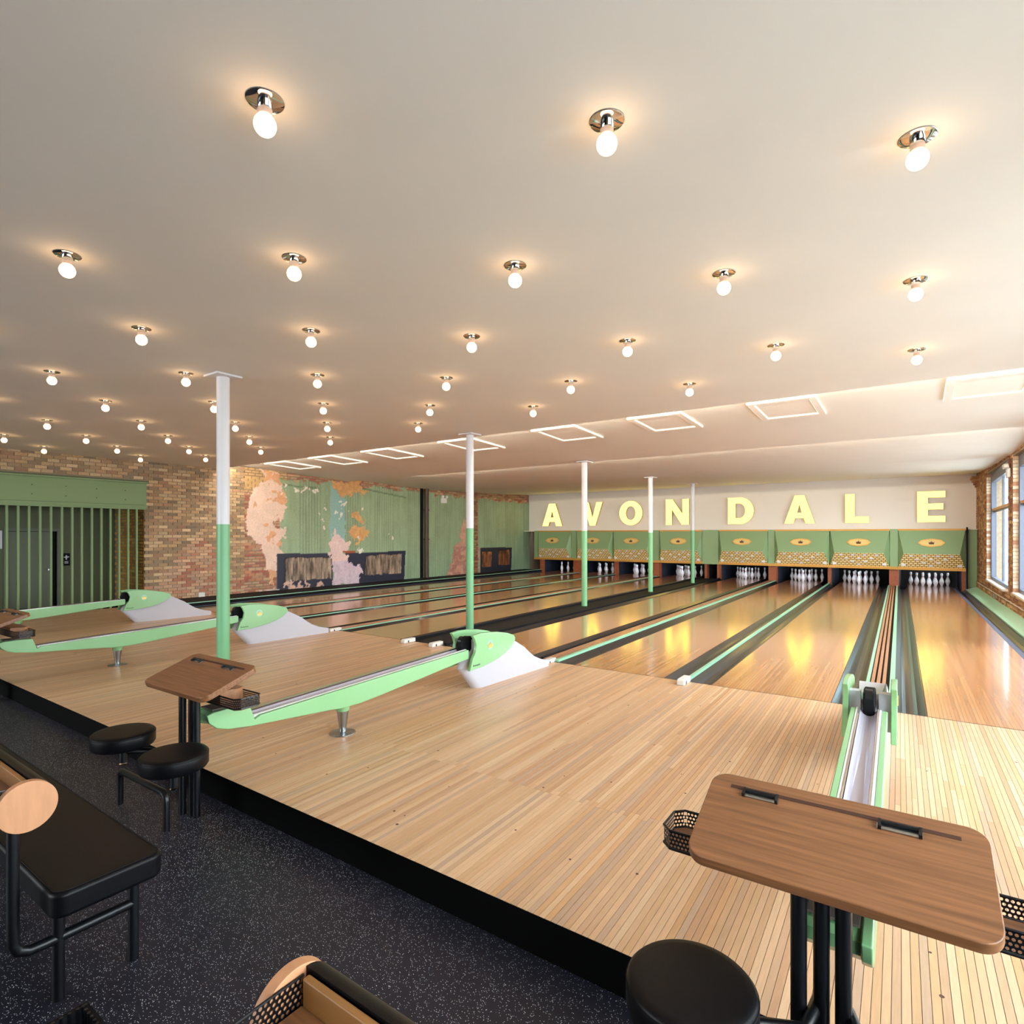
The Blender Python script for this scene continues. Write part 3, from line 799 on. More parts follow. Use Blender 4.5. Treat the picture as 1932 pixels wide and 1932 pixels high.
# ------------------------------------------------------------------ ball returns
def make_return():
    r = empty('ball_return', (0, 0, 0), cat='ball return', group='green ball returns')
    platep = [(4.30, 0.558), (4.335, 0.515), (4.357, 0.458), (4.342, 0.391), (4.30, 0.336), (4.255, 0.226), (4.46, 0.236), (4.60, 0.252), (4.722, 0.274), (4.84, 0.307), (4.935, 0.348), (5.0, 0.40), (5.018, 0.432), (4.99, 0.469), (4.88, 0.506), (4.722, 0.539), (4.571, 0.558), (4.425, 0.568)]
    for s in (-1, 1):
        b = MB(); xa, xb = (0.115, 0.15) if s > 0 else (-0.15, -0.115)
        b.prism(platep[::-1] if s > 0 else platep[::-1], xa, xb, 'x')
        hp = b.build('hood_plate', M_green, r, bevel=0.006)
        b = MB(); crown(b, xb+0.001 if s > 0 else xa-0.006, 4.571, 0.428, 0.062, t=0.005, axis='x')
        b.build('crown', M_gold, hp)
        b = MB(); b.prism([(4.571+0.05*math.cos(2*PI*k/24), 0.433+0.05*math.sin(2*PI*k/24)) for k in range(24)], (xb+0.0002) if s > 0 else xa-0.0012, (xb+0.001) if s > 0 else xa-0.0002, 'x')
        b.build('crown_disc', M_greenrail, hp)
    cu = bpy.data.curves.new('lettering', 'FONT'); cu.body = 'Brunswick'; cu.size = 0.026; cu.extrude = 0.0005
    t = bpy.data.objects.new('tmp', cu); COL.objects.link(t); dg = bpy.context.evaluated_depsgraph_get()
    me = bpy.data.meshes.new_from_object(t.evaluated_get(dg)); bpy.data.objects.remove(t)
    for s in (1, -1):
        o = obj('lettering', me, r, M_flatblack); o.rotation_euler = (PI/2, 0, PI/2*s)
        o.location = (0.151*s, 4.30 if s > 0 else 4.42, 0.262)
    # white fairing, loft of cross sections along y
    lev = [(0.0, 5.74), (0.07, 5.74), (0.10, 5.60), (0.165, 5.447), (0.23, 5.35), (0.295, 5.264), (0.35, 5.16), (0.405, 5.055), (0.45, 4.95), (0.472, 4.80)]
    hwf = lambda y: 0.066+(y-4.57)*0.045
    b = MB(); rings = []
    for z, yt in lev:
        yf = 4.475-min(z, 0.25)*0.95+max(z-0.25, 0)*1.1; yc = yf+0.10; fr = [(hwf(yc)*math.sin(t), yc-0.10*math.cos(t)) for t in [math.radians(a) for a in range(-90, 91, 15)]]
        rings.append(b.add([(x, y, z) for x, y in fr]+[(hwf(min(yt, 5.1)), min(yt-0.02, 5.1), z), (hwf(yt), yt, z), (-hwf(yt), yt, z), (-hwf(min(yt, 5.1)), min(yt-0.02, 5.1), z)]))
    nn = 17
    for a, c in zip(rings[:-1], rings[1:]):
        for k in range(nn): b.face([a+k, a+(k+1) % nn, c+(k+1) % nn, c+k])
    b.face([rings[0]+k for k in range(nn)][::-1]); b.face([rings[-1]+k for k in range(nn)])
    b.build('fairing', M_white, r, smooth=35)
    MB().prism([(4.28, 0.375), (4.26, 0.46), (4.29, 0.52), (4.38, 0.53), (4.52, 0.51), (4.52, 0.375)], -0.032, 0.032, 'x').build('lift_housing', M_flatblack, r, bevel=0.008)
    MB().cyl((-0.02, 4.32, 0.49), (0.02, 4.32, 0.49), 0.048, seg=18).build('lift_wheel', M_tube, r, smooth=40)
    for s in (-1, 1):
        MB().box(min(s*0.05, s*0.114), max(s*0.05, s*0.114), 4.40, 4.47, 0.26, 0.50).build('inner_guard', M_white, r)
    # track side panels
    low = [(2.11, 0.325), (2.075, 0.432), (1.95, 0.440), (1.84, 0.436), (1.80, 0.425), (1.815, 0.375), (1.86, 0.335), (1.93, 0.310), (2.08, 0.288), (2.4, 0.262), (2.70, 0.238), (2.80, 0.225), (2.98, 0.222), (3.2, 0.238), (3.6, 0.272), (4.0, 0.308), (4.30, 0.333)]
    top = [(4.30, 0.418), (3.6, 0.396), (2.8, 0.368), (2.15, 0.344)]
    for s in (-1, 1):
        xa, xb = (0.07, 0.10) if s > 0 else (-0.10, -0.07)
        MB().prism((low+top)[::-1], xa, xb, 'x').build('side_panel', M_green, r, bevel=0.006)
    zz = lambda y: 0.344+(y-2.15)*(0.418-0.344)/2.15
    mid = [(2.12, 0.335), (4.30, 0.40)]
    b = MB()
    for k in range(8):
        t0 = -1+2*k/8; t1 = -1+2*(k+1)/8
        f = lambda t, y: (0.046*t, y, zz(y)-0.005-0.035*(1-t*t))
        b.quad(f(t0, 2.12), f(t1, 2.12), f(t1, 4.32), f(t0, 4.32))
    b.prism([(2.12, 0.305), (2.8, 0.25), (4.3, 0.345), (4.3, 0.37), (2.12, 0.325)], -0.069, 0.069, 'x')
    b.build('trough', M_trough, r, smooth=50)
    for s in (-1, 1):
        MB().prism([(2.12, zz(2.12)-0.02), (4.30, zz(4.3)-0.02), (4.30, zz(4.3)+0.006), (2.12, zz(2.12)+0.006)], s*0.052-0.004, s*0.052+0.004, 'x').build('chrome_rail', M_chrome, r)
        MB().prism([(2.12, zz(2.12)-0.02), (4.30, zz(4.3)-0.02), (4.30, zz(4.3)+0.003), (2.12, zz(2.12)+0.003)], s*0.063-0.006, s*0.063+0.006, 'x').build('white_strip', M_ornament, r)
    b = MB(); b.prism([(2.11, 0.325), (2.075, 0.425), (1.95, 0.432), (1.85, 0.428), (1.82, 0.417), (1.83, 0.375), (1.87, 0.34), (1.94, 0.318), (2.08, 0.296)][::-1], -0.069, 0.069, 'x')
    b.build('end_stop', M_green, r)
    b = MB(); b.prism([(2.07, 0.433), (1.85, 0.438), (1.85, 0.446), (2.07, 0.442)], -0.066, 0.066, 'x'); b.build('rubber_pad', mat('pad_brown', (96, 84, 76), 0.7), r)
    MB().lathe([(0.075, 0.255), (0.062, 0.235), (0.052, 0.20), (0.050, 0.175)], c=(0, 2.89, 0), seg=24).build('pedestal_collar', M_green, r, smooth=50)
    MB().lathe([(0.047, 0.176), (0.034, 0.09), (0.026, 0.03), (0.026, 0.012)], c=(0, 2.89, 0), seg=24).build('pedestal_post', M_steel, r, smooth=50)
    MB().lathe([(0.03, 0.016), (0.05, 0.012), (0.095, 0.006), (0.098, 0.001)], c=(0, 2.89, 0), seg=32).build('pedestal_base', M_steel, r, smooth=50)
    return r
br = make_return()
brl = ['green and white ball return standing behind the large right-hand scoring table', 'green and white ball return in the middle, behind the left scoring table',
       'green and white ball return second from the left, crossing behind the nearest post', 'green and white ball return farthest left, near the slatted screen']
for i, (xa, xb) in enumerate(((-0.197, -0.29), (-3.615, -3.63), (-7.69, -7.64), (-11.26, -11.16))):
    o = br if i == 0 else dup(br)
    rz = math.atan2(-(xb-xa), 4.0)*1.0      # axis from y=1.8 to y=5.8
    o.rotation_euler = (0, 0, rz)
    o.location = (xa+(xa-xb)/4*1.8, 0, 0)
    o['label'] = brl[i]

# ------------------------------------------------------------------ perforated sheet
def perf(b, path, z0, z1, pitch):
    """sheet with round holes along a polyline path in (x,y)"""
    P = [Vector((p[0], p[1])) for p in path]; L = [0]
    for a, c in zip(P[:-1], P[1:]): L.append(L[-1]+(c-a).length)
    def at(s):
        s = min(max(s, 0), L[-1])
        for k in range(len(P)-1):
            if s <= L[k+1]+1e-9:
                t = (s-L[k])/max(L[k+1]-L[k], 1e-9); return P[k].lerp(P[k+1], t)
    nr = max(1, round((z1-z0)/pitch)); ph = (z1-z0)/nr; ns = int(L[-1]/pitch); pw = L[-1]/ns
    for r in range(nr):
        zb_ = z0+r*ph; off = pw/2 if r % 2 else 0
        for k in range(ns):
            s0 = k*pw+off
            if s0+pw > L[-1]+1e-6: continue
            ctr = (s0+pw/2, zb_+ph/2); outer = [(s0, zb_), (s0+pw/2, zb_), (s0+pw, zb_), (s0+pw, zb_+ph/2), (s0+pw, zb_+ph), (s0+pw/2, zb_+ph), (s0, zb_+ph), (s0, zb_+ph/2)]
            rr = 0.36*min(pw, ph)
            inner = [(ctr[0]+rr*math.cos(a), ctr[1]+rr*math.sin(a)) for a in [math.radians(225+45*q) for q in range(8)]]
            n = b.add([(*at(s), z) for s, z in outer+inner])
            for q in range(8): b.face([n+q, n+(q+1) % 8, n+8+(q+1) % 8, n+8+q])

# ------------------------------------------------------------------ scoring tables with stools
def make_table():
    r = empty('scoring_table', (0, 0, 0), cat='table', group='walnut scoring tables with stools')
    # local frame: x across, y towards the lanes, origin on the lower floor under the table centre (z=Z_LOW)
    zf, zr, yf, yr = 0.622-Z_LOW, 0.741-Z_LOW, -0.1665, 0.1665
    ang = math.atan2(zr-zf, yr-yf); ln = math.hypot(zr-zf, yr-yf)
    Mt = Matrix.Translation((0, 0, (zf+zr)/2)) @ Matrix.Rotation(ang, 4, 'X')
    hw, hl, th = 0.352, ln/2, 0.034
    b = MB(); b.prism(rrect(-hw, hw, -hl, hl, 0.052, 8), -th, 0, 'z', M=Mt)
    top = b.build('tabletop', M_table, r, bevel=0.004)
    b = MB(); b.box(-0.29, 0.29, hl-0.060, hl-0.047, 0.0002, 0.0012, M=Mt); b.build('groove', mat('groove_dark', (70, 40, 24), 0.8), top)
    for x in (-0.20, 0.155):
        b = MB(); b.box(x-0.052, x+0.052, hl-0.088, hl-0.068, 0.001, 0.004, M=Mt)
        cp = b.build('clip', M_steel, top)
        b = MB(); b.cyl(Mt @ Vector((x-0.05, hl-0.066, 0.008)), Mt @ Vector((x+0.05, hl-0.066, 0.008)), 0.0065, seg=10)
        for q in (-0.05, 0.043): b.box(x+q, x+q+0.008, hl-0.09, hl-0.060, 0.002, 0.014, M=Mt)
        b.build('clip_spring', M_tube, top, smooth=40)
    for i, (x, y) in enumerate(((0.032, -0.03), (-0.020, -0.03), (-0.072, -0.06))):
        zt = (zf+zr)/2+y*math.tan(ang)-th-0.002
        MB().cyl((x, y, 0.0), (x, y, zt), 0.0205, seg=20).build('leg', M_tube, r, smooth=50)
    # perforated tray with wooden floor, wider than the top at both ends
    z0, z1 = 0.49-Z_LOW, 0.555-Z_LOW
    y0, y1 = 0.06, 0.225; X = 0.50; c = 0.03
    path = [(-X+c, y1), (-X, y1-c), (-X, y0+c), (-X+c, y0), (X-c, y0), (X, y0+c), (X, y1-c), (X-c, y1), (-X+c, y1)]
    b = MB(); perf(b, path, z0+0.008, z1-0.006, 0.0118); tr = b.build('tray', M_tube, r)
    b = MB()
    for a, d in zip(path[:-1], path[1:]):
        for z in (z0+0.004, z1-0.003): b.cyl((*a, z), (*d, z), 0.0042, seg=6)
    b.build('tray_rim', M_tube, tr)
    b = MB(); b.prism([(-X+c+0.004, y1-0.005), (-X+0.005, y1-c), (-X+0.005, y0+c), (-X+c+0.004, y0+0.005), (X-c-0.004, y0+0.005), (X-0.005, y0+c), (X-0.005, y1-c), (X-c-0.004, y1-0.005)], z0-0.004, z0+0.006, 'z')
    b.build('tray_floor', M_table, tr)
    b = MB(); b.prism([(-0.26, y0+0.012), (0.26, y0+0.012), (0.30, y1-0.05), (0.27, y1-0.012), (-0.27, y1-0.012), (-0.30, y1-0.05)], z0+0.0065, 0.02+z1, 'z')
    b.build('support_block', M_tableedge, r)
    # stools on a common beam
    zs = 0.365-Z_LOW
    for x in (-0.295, 0.305):
        sp = []
        R = 0.166
        pf = [(R-0.03, -0.088), (R-0.008, -0.084), (R, -0.072), (R, -0.020), (R-0.003, -0.010), (R-0.010, -0.003), (R-0.03, 0.0), (0.05, 0.003), (0.001, 0.003)]
        st = MB().lathe(pf, c=(x, -0.29, zs-0.003), seg=48).build('stool_seat', M_leather, r, smooth=45)
        b = MB(); 
        b.tube([(x+(R-0.0015)*math.cos(2*PI*k/48), -0.29+(R-0.0015)*math.sin(2*PI*k/48), zs-0.018) for k in range(49)], 0.0022, seg=6); b.build('seam', M_flatblack, st, smooth=60)
        MB().cyl((x, -0.29, zs-0.19), (x, -0.29, zs-0.09), 0.02, seg=16).build('stool_post', M_tube, r, smooth=50)
        MB().lathe([(0.02, -0.198), (0.012, -0.205), (0.004, -0.207)], c=(x, -0.29, zs), seg=14).build('chrome_tip', M_chrome, r, smooth=50)
    MB().tube([(-0.295, -0.27, zs-0.13), (-0.20, -0.20, zs-0.13), (-0.05, -0.13, zs-0.13), (-0.03, 0.0, zs-0.13)], 0.018).build('stool_arm', M_tube, r, smooth=50)
    MB().tube([(0.305, -0.27, zs-0.13), (0.20, -0.20, zs-0.13), (0.09, -0.13, zs-0.13), (0.04, 0.0, zs-0.13)], 0.018).build('stool_arm', M_tube, r, smooth=50)
    z2 = 0.21
    def arc(cx, cz, a0, a1, R=0.05, n=5): return [(cx+R*math.cos(math.radians(a0+(a1-a0)*k/n)), -0.215, cz+R*math.sin(math.radians(a0+(a1-a0)*k/n))) for k in range(n+1)]
    path = [(-0.524, -0.215, 0.0)]+arc(-0.474, z2-0.05, 180, 90)+arc(0.01, z2-0.05, 90, 0)+[(0.06, -0.215, 0.0)]
    MB().tube(path, 0.0185, seg=14).build('foot_rail', M_tube, r, smooth=50)
    return r
tb = make_table()
tl = ['large walnut scoring table at the lower right, black stools attached', 'walnut scoring table left of centre with two round black stools', 'walnut scoring table cut off by the left edge of the picture']
for i, (x, y, rz) in enumerate(((-0.195, 1.796, 0.018), (-3.562, 1.775, 0.018), (-7.63, 1.80, 0.018))):
    o = tb if i == 0 else dup(tb)
    o.location = (x, y, Z_LOW); o.rotation_euler = (0, 0, rz); o['label'] = tl[i]
    if i:       # the trays of the two left tables are shorter on the right
        for c in o.children:
            if c.name.startswith('tray') or c.name.startswith('support_block'): c.scale = (0.8, 1, 1); c.location = (-0.10, 0, 0)

# ------------------------------------------------------------------ benches
def make_bench():
    L = 2.55
    r = empty('bench', (0, 0, 0), cat='bench', group='black benches with rolled backrests')
    # local: x from bolster left end 0 to L, y absolute offset from 0.675, z from the lower floor
    zc = 0.579-Z_LOW
    zs = 0.29-Z_LOW
    b = MB(); b.prism(rrect(0.05, L+0.12, 0.035, 0.395, 0.05, 8), zs-0.092, zs, 'z'); st = b.build('seat', M_leather, r, bevel=0.018, bseg=3)
    b = MB(); pp = rrect(0.062, L+0.108, 0.047, 0.383, 0.04, 8)
    b.tube([(p, q, zs+0.0005) for p, q in pp]+[(pp[0][0], pp[0][1], zs+0.0005)], 0.0018, seg=5); b.build('stitching', M_flatblack, st)
    for x in (0.25, L/2, L-0.03):
        for y in (0.096, 0.341):
            MB().cyl((x, y, 0), (x, y, zs-0.09), 0.0195, seg=18).build('leg', M_tube, r, smooth=50)
        path = [(x, 0.341, 0.222), (x, 0.05, 0.222), (x, 0.01, 0.224), (x, -0.018, 0.238), (x, -0.032, 0.268), (x, -0.033, 0.32), (x, -0.033, zc-0.04)]
        MB().tube(path, 0.0185, seg=14).build('back_support', M_tube, r, smooth=50)
    for x, s in ((0, 1), (L, -1)):
        xa, xb = (x, x+0.028) if s > 0 else (x-0.028, x)
        MB().cyl((xa, 0, zc), (xb, 0, zc), 0.087, seg=48).build('end_cap', M_disc, r, bevel=0.002)
    pf = [(0.02+0.068*math.cos(math.radians(a)), 0.0+0.080*math.sin(math.radians(a))) for a in range(-90, 91, 10)]
    b = MB(); b.prism([(p, zc+q) for p, q in pf], 0.029, L-0.029, 'x'); b.build('bolster', M_leather, r, smooth=40)
    MB().box(0.045, L-0.045, -0.001, 0.016, zc+0.01, zc+0.075).build('shelf_back', mat('shelf_oak', (150, 104, 56), 0.45, vary=0.15, scale=5, stretch=(0.6, 7, 7)), r, bevel=0.004)
    MB().box(0.045, L-0.045, -0.20, -0.002, zc+0.008, zc+0.022).build('shelf', M_table, r)
    path = [(0.031, 0.012), (0.031, -0.16), (0.045, -0.19), (0.075, -0.205), (L-0.075, -0.205), (L-0.045, -0.19), (L-0.034, -0.16), (L-0.034, 0.0)]
    b = MB(); perf(b, path, zc+0.0, zc+0.066, 0.0115)
    sh = b.build('shelf_rim', M_tube, r)
    b = MB()
    for a, d in zip(path[:-1], path[1:]): b.cyl((*a, zc+0.068), (*d, zc+0.068), 0.003, seg=6)
    b.build('rim_wire', M_tube, sh)
    return r
bn = make_bench()
bn.location = (-2.52-2.55, 0.675, Z_LOW); bn['label'] = 'long black bench at the left with round wooden end cap'
b2 = dup(bn); b2.location = (-1.03, 0.690, Z_LOW); b2['label'] = 'black bench seen from behind at the bottom edge, wooden shelf on its back'

# ribbed black crate in the lower left corner
cr = empty('crate', (-1.53, 0.38, Z_LOW), label='open black ribbed crate at the bottom left corner', cat='crate')
of = (-1.53, 0.38, Z_LOW)
b = MB(); xa, xb, ya, yb, zt = -1.78, -1.30, 0.14, 0.60, 0.30
b.box(xa, xb, ya, ya+0.012, Z_LOW+0.01, zt); b.box(xa, xb, yb-0.012, yb, Z_LOW+0.01, zt); b.box(xa, xa+0.012, ya+0.012, yb-0.012, Z_LOW+0.01, zt); b.box(xb-0.012, xb, ya+0.012, yb-0.012, Z_LOW+0.01, zt); b.box(xa, xb, ya, yb, Z_LOW, Z_LOW+0.01)
b.build('shell', M_flatblack, cr, off=of)
b = MB()
for k in range(26):
    y = ya+0.015+k*0.0175; b.cyl((xa+0.014, y, Z_LOW+0.02), (xa+0.014, y, zt+0.004), 0.0045, seg=6)
    x = xa+0.015+k*0.018; b.cyl((x, yb-0.014, Z_LOW+0.02), (x, yb-0.014, zt+0.004), 0.0045, seg=6)
o = b.build('ribs', M_tube, cr, off=of); o['kind'] = 'stuff'
b = MB(); b.box(xa+0.04, xb-0.02, ya+0.03, yb-0.055, 0.255, 0.262); b.build('inner_tray', M_tube, cr, off=of)

# ------------------------------------------------------------------ left wall
def nz2(seed, ys, zs, cell):
    """smooth value noise on a grid"""
    rs = np.random.RandomState(seed); gy = rs.rand(400, 400)
    a = (ys/cell) % 390; c = (zs/cell) % 390
    i = np.floor(a).astype(int); j = np.floor(c).astype(int); fa = a-i; fc = c-j
    fa = fa*fa*(3-2*fa); fc = fc*fc*(3-2*fc)
    return (gy[i, j]*(1-fa)*(1-fc)+gy[i+1, j]*fa*(1-fc)+gy[i, j+1]*(1-fa)*fc+gy[i+1, j+1]*fa*fc)
def fbm(seed, ys, zs, cell, o=4):
    s = 0; a = 1; t = 0
    for k in range(o): s = s+a*nz2(seed+k, ys+k*3.1, zs+k*1.7, cell/2**k); t += a; a *= 0.5
    return s/t-0.5
def lwpt(u, v):       # measured outline points turned into metres along / up the left wall
    a = (u-966)/F_PX; z = (1009.5-v)/F_PX; s = XL/(a*math.cos(YAW)-math.sin(YAW))
    return ((a*math.sin(YAW)+math.cos(YAW))*s, z*s+EYE)
def inpoly(Y, Z, pts):
    ins = np.zeros(Y.shape, bool); n = len(pts); j = n-1
    for i in range(n):
        (yi, zi), (yj, zj) = pts[i], pts[j]
        c = ((zi > Z) != (zj > Z)) & (Y < (yj-yi)*(Z-zi)/(zj-zi+1e-12)+yi)
        ins ^= c; j = i
    return ins
za = lambda pts: [lwpt(450+x/5.52, 850+y/5.52) for x, y in pts]
zc6 = lambda pts: [lwpt(780+x/8.4, 880+y/8.4) for x, y in pts]
Y0, Y1 = 7.95, 21.0
ZB, ZTOP = -0.1, 3.3
ny, nz_ = 560, 150
yy = np.linspace(Y0, Y1, ny); zz = np.linspace(ZB, ZTOP, nz_)
Yg, Zg = np.meshgrid(yy, zz, indexing='ij')
C = np.zeros((ny, nz_, 3)); Dp = np.zeros((ny, nz_))
def setc(mask, rgb, dep=None, var=0.08, seed=1, cell=0.15):
    c = np.array(lin(rgb)); v = 1+var*2*fbm(seed, Yg, Zg, cell)
    for k in range(3): C[..., k] = np.where(mask, c[k]*v, C[..., k])
    if dep is not None: Dp[...] = np.where(mask, dep, Dp)
full = np.ones_like(Yg, bool)
# brick underlayer
row = np.floor((Zg-Z_LOW)/CH).astype(int)
yo = Yg+np.where(row % 2, BL/2, 0); ci = np.floor(yo/BL).astype(int)
mort = (((Zg-Z_LOW) % CH) < 0.014) | ((yo % BL) < 0.02)
rs = np.random.RandomState(3); pal = np.array([lin(c) for c in [(176, 120, 88), (166, 126, 92), (148, 92, 72), (190, 140, 108), (156, 84, 66), (182, 150, 116)]])
bc = pal[rs.randint(0, 6, (200, 400))[row % 200, ci % 400]]*(0.85+0.3*rs.rand(200, 400)[row % 200, ci % 400])[..., None]
C[...] = np.where(mort[..., None], np.array(lin((128, 108, 88))), bc); Dp[...] = np.where(mort, -0.022, -0.012)
wy = Yg+0.24*fbm(11, Yg, Zg, 0.3)+0.22*fbm(15, Yg, Zg, 0.09); wz = Zg+0.24*fbm(21, Yg, Zg, 0.3)+0.22*fbm(25, Yg, Zg, 0.09)
# green painted boarding from the edge of the plaster to the far corner
ztop = 3.02+0.05*fbm(31, Yg, Zg, 0.5)-0.012*(Yg-9)
gl = za([(490, 800), ])[0][0]
green = (wy > lwpt(450+440/5.52, 1000)[0]) & (wz < ztop)
gr = fbm(41, Yg*4, Zg*0.35, 0.3)
setc(green, (140, 160, 127), 0.0, 0.14, 43, 0.4)
C[...] = np.where(green[..., None], C*(1+0.35*gr)[..., None], C)
groove = green & ((Yg % 0.095) < 0.014)
C[...] = np.where(groove[..., None], C*0.72, C); Dp[...] = np.where(groove, -0.006, Dp)
low = green & (Zg < 1.6); C[..., 1] = np.where(low, C[..., 1]*(1+0.06*(1.6-Zg)), C[..., 1]); C[..., 2] = np.where(low, C[..., 2]*(1+0.10*(1.6-Zg)), C[..., 2])
# pale blue band
bl = inpoly(wy*0.3+Yg*0.7, Zg, za([(965, 330), (1118, 345), (1112, 930), (950, 930)])) & green
setc(bl, (138, 176, 168), 0.0, 0.06, 47, 0.3)
# conduit-like batten lines in the paint
for p, q in (((440, 355), (840, 400)), ((1280, 395), (1745, 495))):
    (ya_, z_a), (yb_, z_b) = za([p, q])
    t = (Yg-ya_)/(yb_-ya_); zl = z_a+(z_b-z_a)*t
    m_ = (t > 0) & (t < 1) & (np.abs(Zg-zl) < 0.022); setc(m_, (104, 128, 98), 0.012, 0.3, 49, 0.06)
# plaster and bare patches
pA = za([(225, 200), (440, 262), (440, 420), (490, 480), (490, 600), (475, 690), (420, 700), (350, 740), (395, 810), (490, 825), (490, 915), (430, 940), (440, 1010), (480, 1085), (395, 1100), (395, 1260), (385, 1480), (330, 1300), (300, 1250), (250, 1090), (140, 880), (100, 780), (120, 640), (95, 450), (170, 400), (290, 330)])
mA = inpoly(wy, wz, pA)
setc(mA, (224, 196, 178), -0.004, 0.12, 51, 0.2)
m_ = mA & (fbm(53, Yg, Zg, 0.25)+0.25*(Yg-lwpt(450+380/5.52, 1000)[0]) > 0.08); setc(m_, (214, 160, 118), -0.006, 0.15, 55, 0.1)
warm = (~green) & (~mA) & (Zg > 2.6) & (Yg < 9.2); setc(warm & ~mort, (196, 160, 108), None, 0.2, 57, 0.2)
navy = (26, 30, 52)
for pts in ([(400, 1072), (985, 1072), (985, 1415), (400, 1480)], [(1110, 1070), (1740, 1045), (1725, 1368), (1110, 1400)]):
    setc(inpoly(Yg, Zg, za(pts)), navy, 0.004, 0.1, 61, 0.3)
for pts, sd in (([(488, 1122), (968, 1108), (965, 1335), (488, 1370)], 63), ([(1320, 1100), (1698, 1075), (1692, 1275), (1320, 1300)], 67)):
    mk = inpoly(Yg*0.8+wy*0.2, Zg*0.7+wz*0.3, za(pts)); st = fbm(sd, Yg*5, Zg*0.8, 0.25)
    setc(mk, (150, 130, 112), -0.008, 0.2, sd, 0.1)
    C[...] = np.where(mk[..., None], C*np.clip(0.75+2.6*st, 0.15, 1.7)[..., None], C)
mp = inpoly(wy, wz, za([(500, 1360), (620, 1420), (700, 1380), (780, 1440), (850, 1370), (900, 1400), (870, 1450), (500, 1480)])); setc(mp, (204, 168, 152), -0.004, 0.2, 69, 0.1)
pB = za([(1000, 825), (1030, 835), (1040, 900), (1110, 930), (1185, 960), (1140, 1015), (1080, 1040), (1080, 1070), (1150, 1090), (1150, 1160), (1200, 1195), (1250, 1200), (1300, 1270), (1240, 1300), (1240, 1390), (985, 1425), (975, 1100), (945, 1050), (950, 940), (985, 900)])
mB = inpoly(wy, wz, pB); setc(mB, (220, 192, 186), -0.005, 0.12, 71, 0.15)
m_ = mB & (Zg < 0.75); setc(m_, (204, 184, 196), None, 0.22, 73, 0.08)
for pts in ([(985, 322), (1275, 322), (1275, 395), (1365, 400), (1345, 460), (1265, 470), (1240, 430), (1120, 495), (1075, 490), (1010, 395)],
            [(1175, 665), (1235, 605), (1260, 650), (1290, 700), (1310, 740), (1285, 760), (1240, 720), (1190, 710)],
            [(1130, 825), (1200, 805), (1230, 790), (1320, 780), (1340, 850), (1355, 890), (1300, 930), (1240, 985), (1215, 910), (1160, 870)]):
    m_ = inpoly(wy, wz, za(pts)); setc(m_, (206, 156, 100), -0.006, 0.25, 75, 0.08)
rs2 = np.random.RandomState(9)
for k in range(26):
    u_, v_ = rs2.uniform(480, 760), rs2.uniform(900, 1040)
    a_, c_ = lwpt(u_, v_); R = rs2.uniform(0.015, 0.05)
    setc(green & ((wy-a_)**2+(wz-c_)**2 < R*R), (226, 214, 200), -0.003, 0.1, 77, 0.1)
for (x, y, R) in ((1075, 530, .045), (1105, 580, .07), (1075, 600, .05), (1060, 665, .075), (1000, 630, .05), (1265, 1050, .09), (500, 375, .05), (617, 410, .05), (680, 400, .04), (820, 415, .06), (785, 420, .04)):
    a_, c_ = za([(x, y)])[0]; setc((wy-a_)**2+(wz-c_)**2 < R*R, (230, 222, 212), -0.003, 0.1, 78, 0.1)
setc(inpoly(Yg, Zg, za([(1085, 1045), (1220, 1045), (1220, 1066), (1085, 1066)])), (150, 70, 34), 0.004, 0.1, 79, 0.2)
# far part: pink patch, navy box 3
pF = zc6([(790, 820), (830, 940), (1000, 1240), (1050, 1300), (1050, 1730), (520, 1735), (600, 1560), (650, 1400), (650, 1260), (760, 1180), (720, 1080), (745, 1000), (790, 930)])
mF = inpoly(wy, wz, pF); setc(mF, (198, 150, 130), -0.006, 0.25, 81, 0.12)
m_ = mF & (Zg < 1.1) & (fbm(83, Yg, Zg, 0.12) > -0.02); setc(m_, (172, 122, 112), None, 0.3, 85, 0.08)
pil = (Yg > lwpt(780+925/8.4, 1000)[0]) & (Yg < lwpt(780+1010/8.4, 1000)[0])
C[...] = np.where(pil[..., None], np.where(mort[..., None], np.array(lin((110, 84, 66))), bc*0.72), C); Dp[...] = np.where(pil, np.where(mort, 0.05, 0.06), Dp)
setc(inpoly(Yg, Zg, zc6([(1060, 1292), (1562, 1280), (1548, 1680), (1060, 1715)])), (32, 36, 50), 0.004, 0.1, 87, 0.3)
for pts in ([(1092, 1350), (1238, 1345), (1236, 1582), (1092, 1600)], [(1350, 1325), (1525, 1318), (1520, 1560), (1352, 1562)]):
    mk = inpoly(Yg*0.8+wy*0.2, Zg, zc6(pts)); st = fbm(89, Yg*3, Zg*0.8, 0.25); setc(mk, (120, 74, 44), -0.01, 0.2, 91, 0.1)
    C[...] = np.where(mk[..., None], C*np.clip(1+4*st*(0.5+(Zg > 0.75)), 0.3, 3.2)[..., None], C)
# white-ish scuff line at the foot
m_ = (Zg < 0.10+0.06*fbm(93, Yg, Zg, 0.2)) & (Yg < 14) & (Yg > 8.4) & (fbm(94, Yg, Zg, 0.15) > -0.05); setc(m_ & ~green, (196, 190, 184), None, 0.2, 95, 0.1)
C = np.clip(C, 0.003, 0.95)
wl = empty('wall_left', (XL, 12, 0), label='old left wall of bare brick, peeling plaster and flaking green boarding', cat='wall', kind='structure')
vx = XL+Dp-0.004; verts = np.stack([vx, Yg-12, Zg], -1).reshape(-1, 3); verts[:, 0] -= XL
ii = (np.arange(ny-1)[:, None]*nz_+np.arange(nz_-1)[None, :]).ravel()
quads = np.stack([ii, ii+nz_, ii+nz_+1, ii+1], -1)
me = bpy.data.meshes.new('weathered_surface')
me.vertices.add(len(verts)); me.vertices.foreach_set('co', verts.ravel())
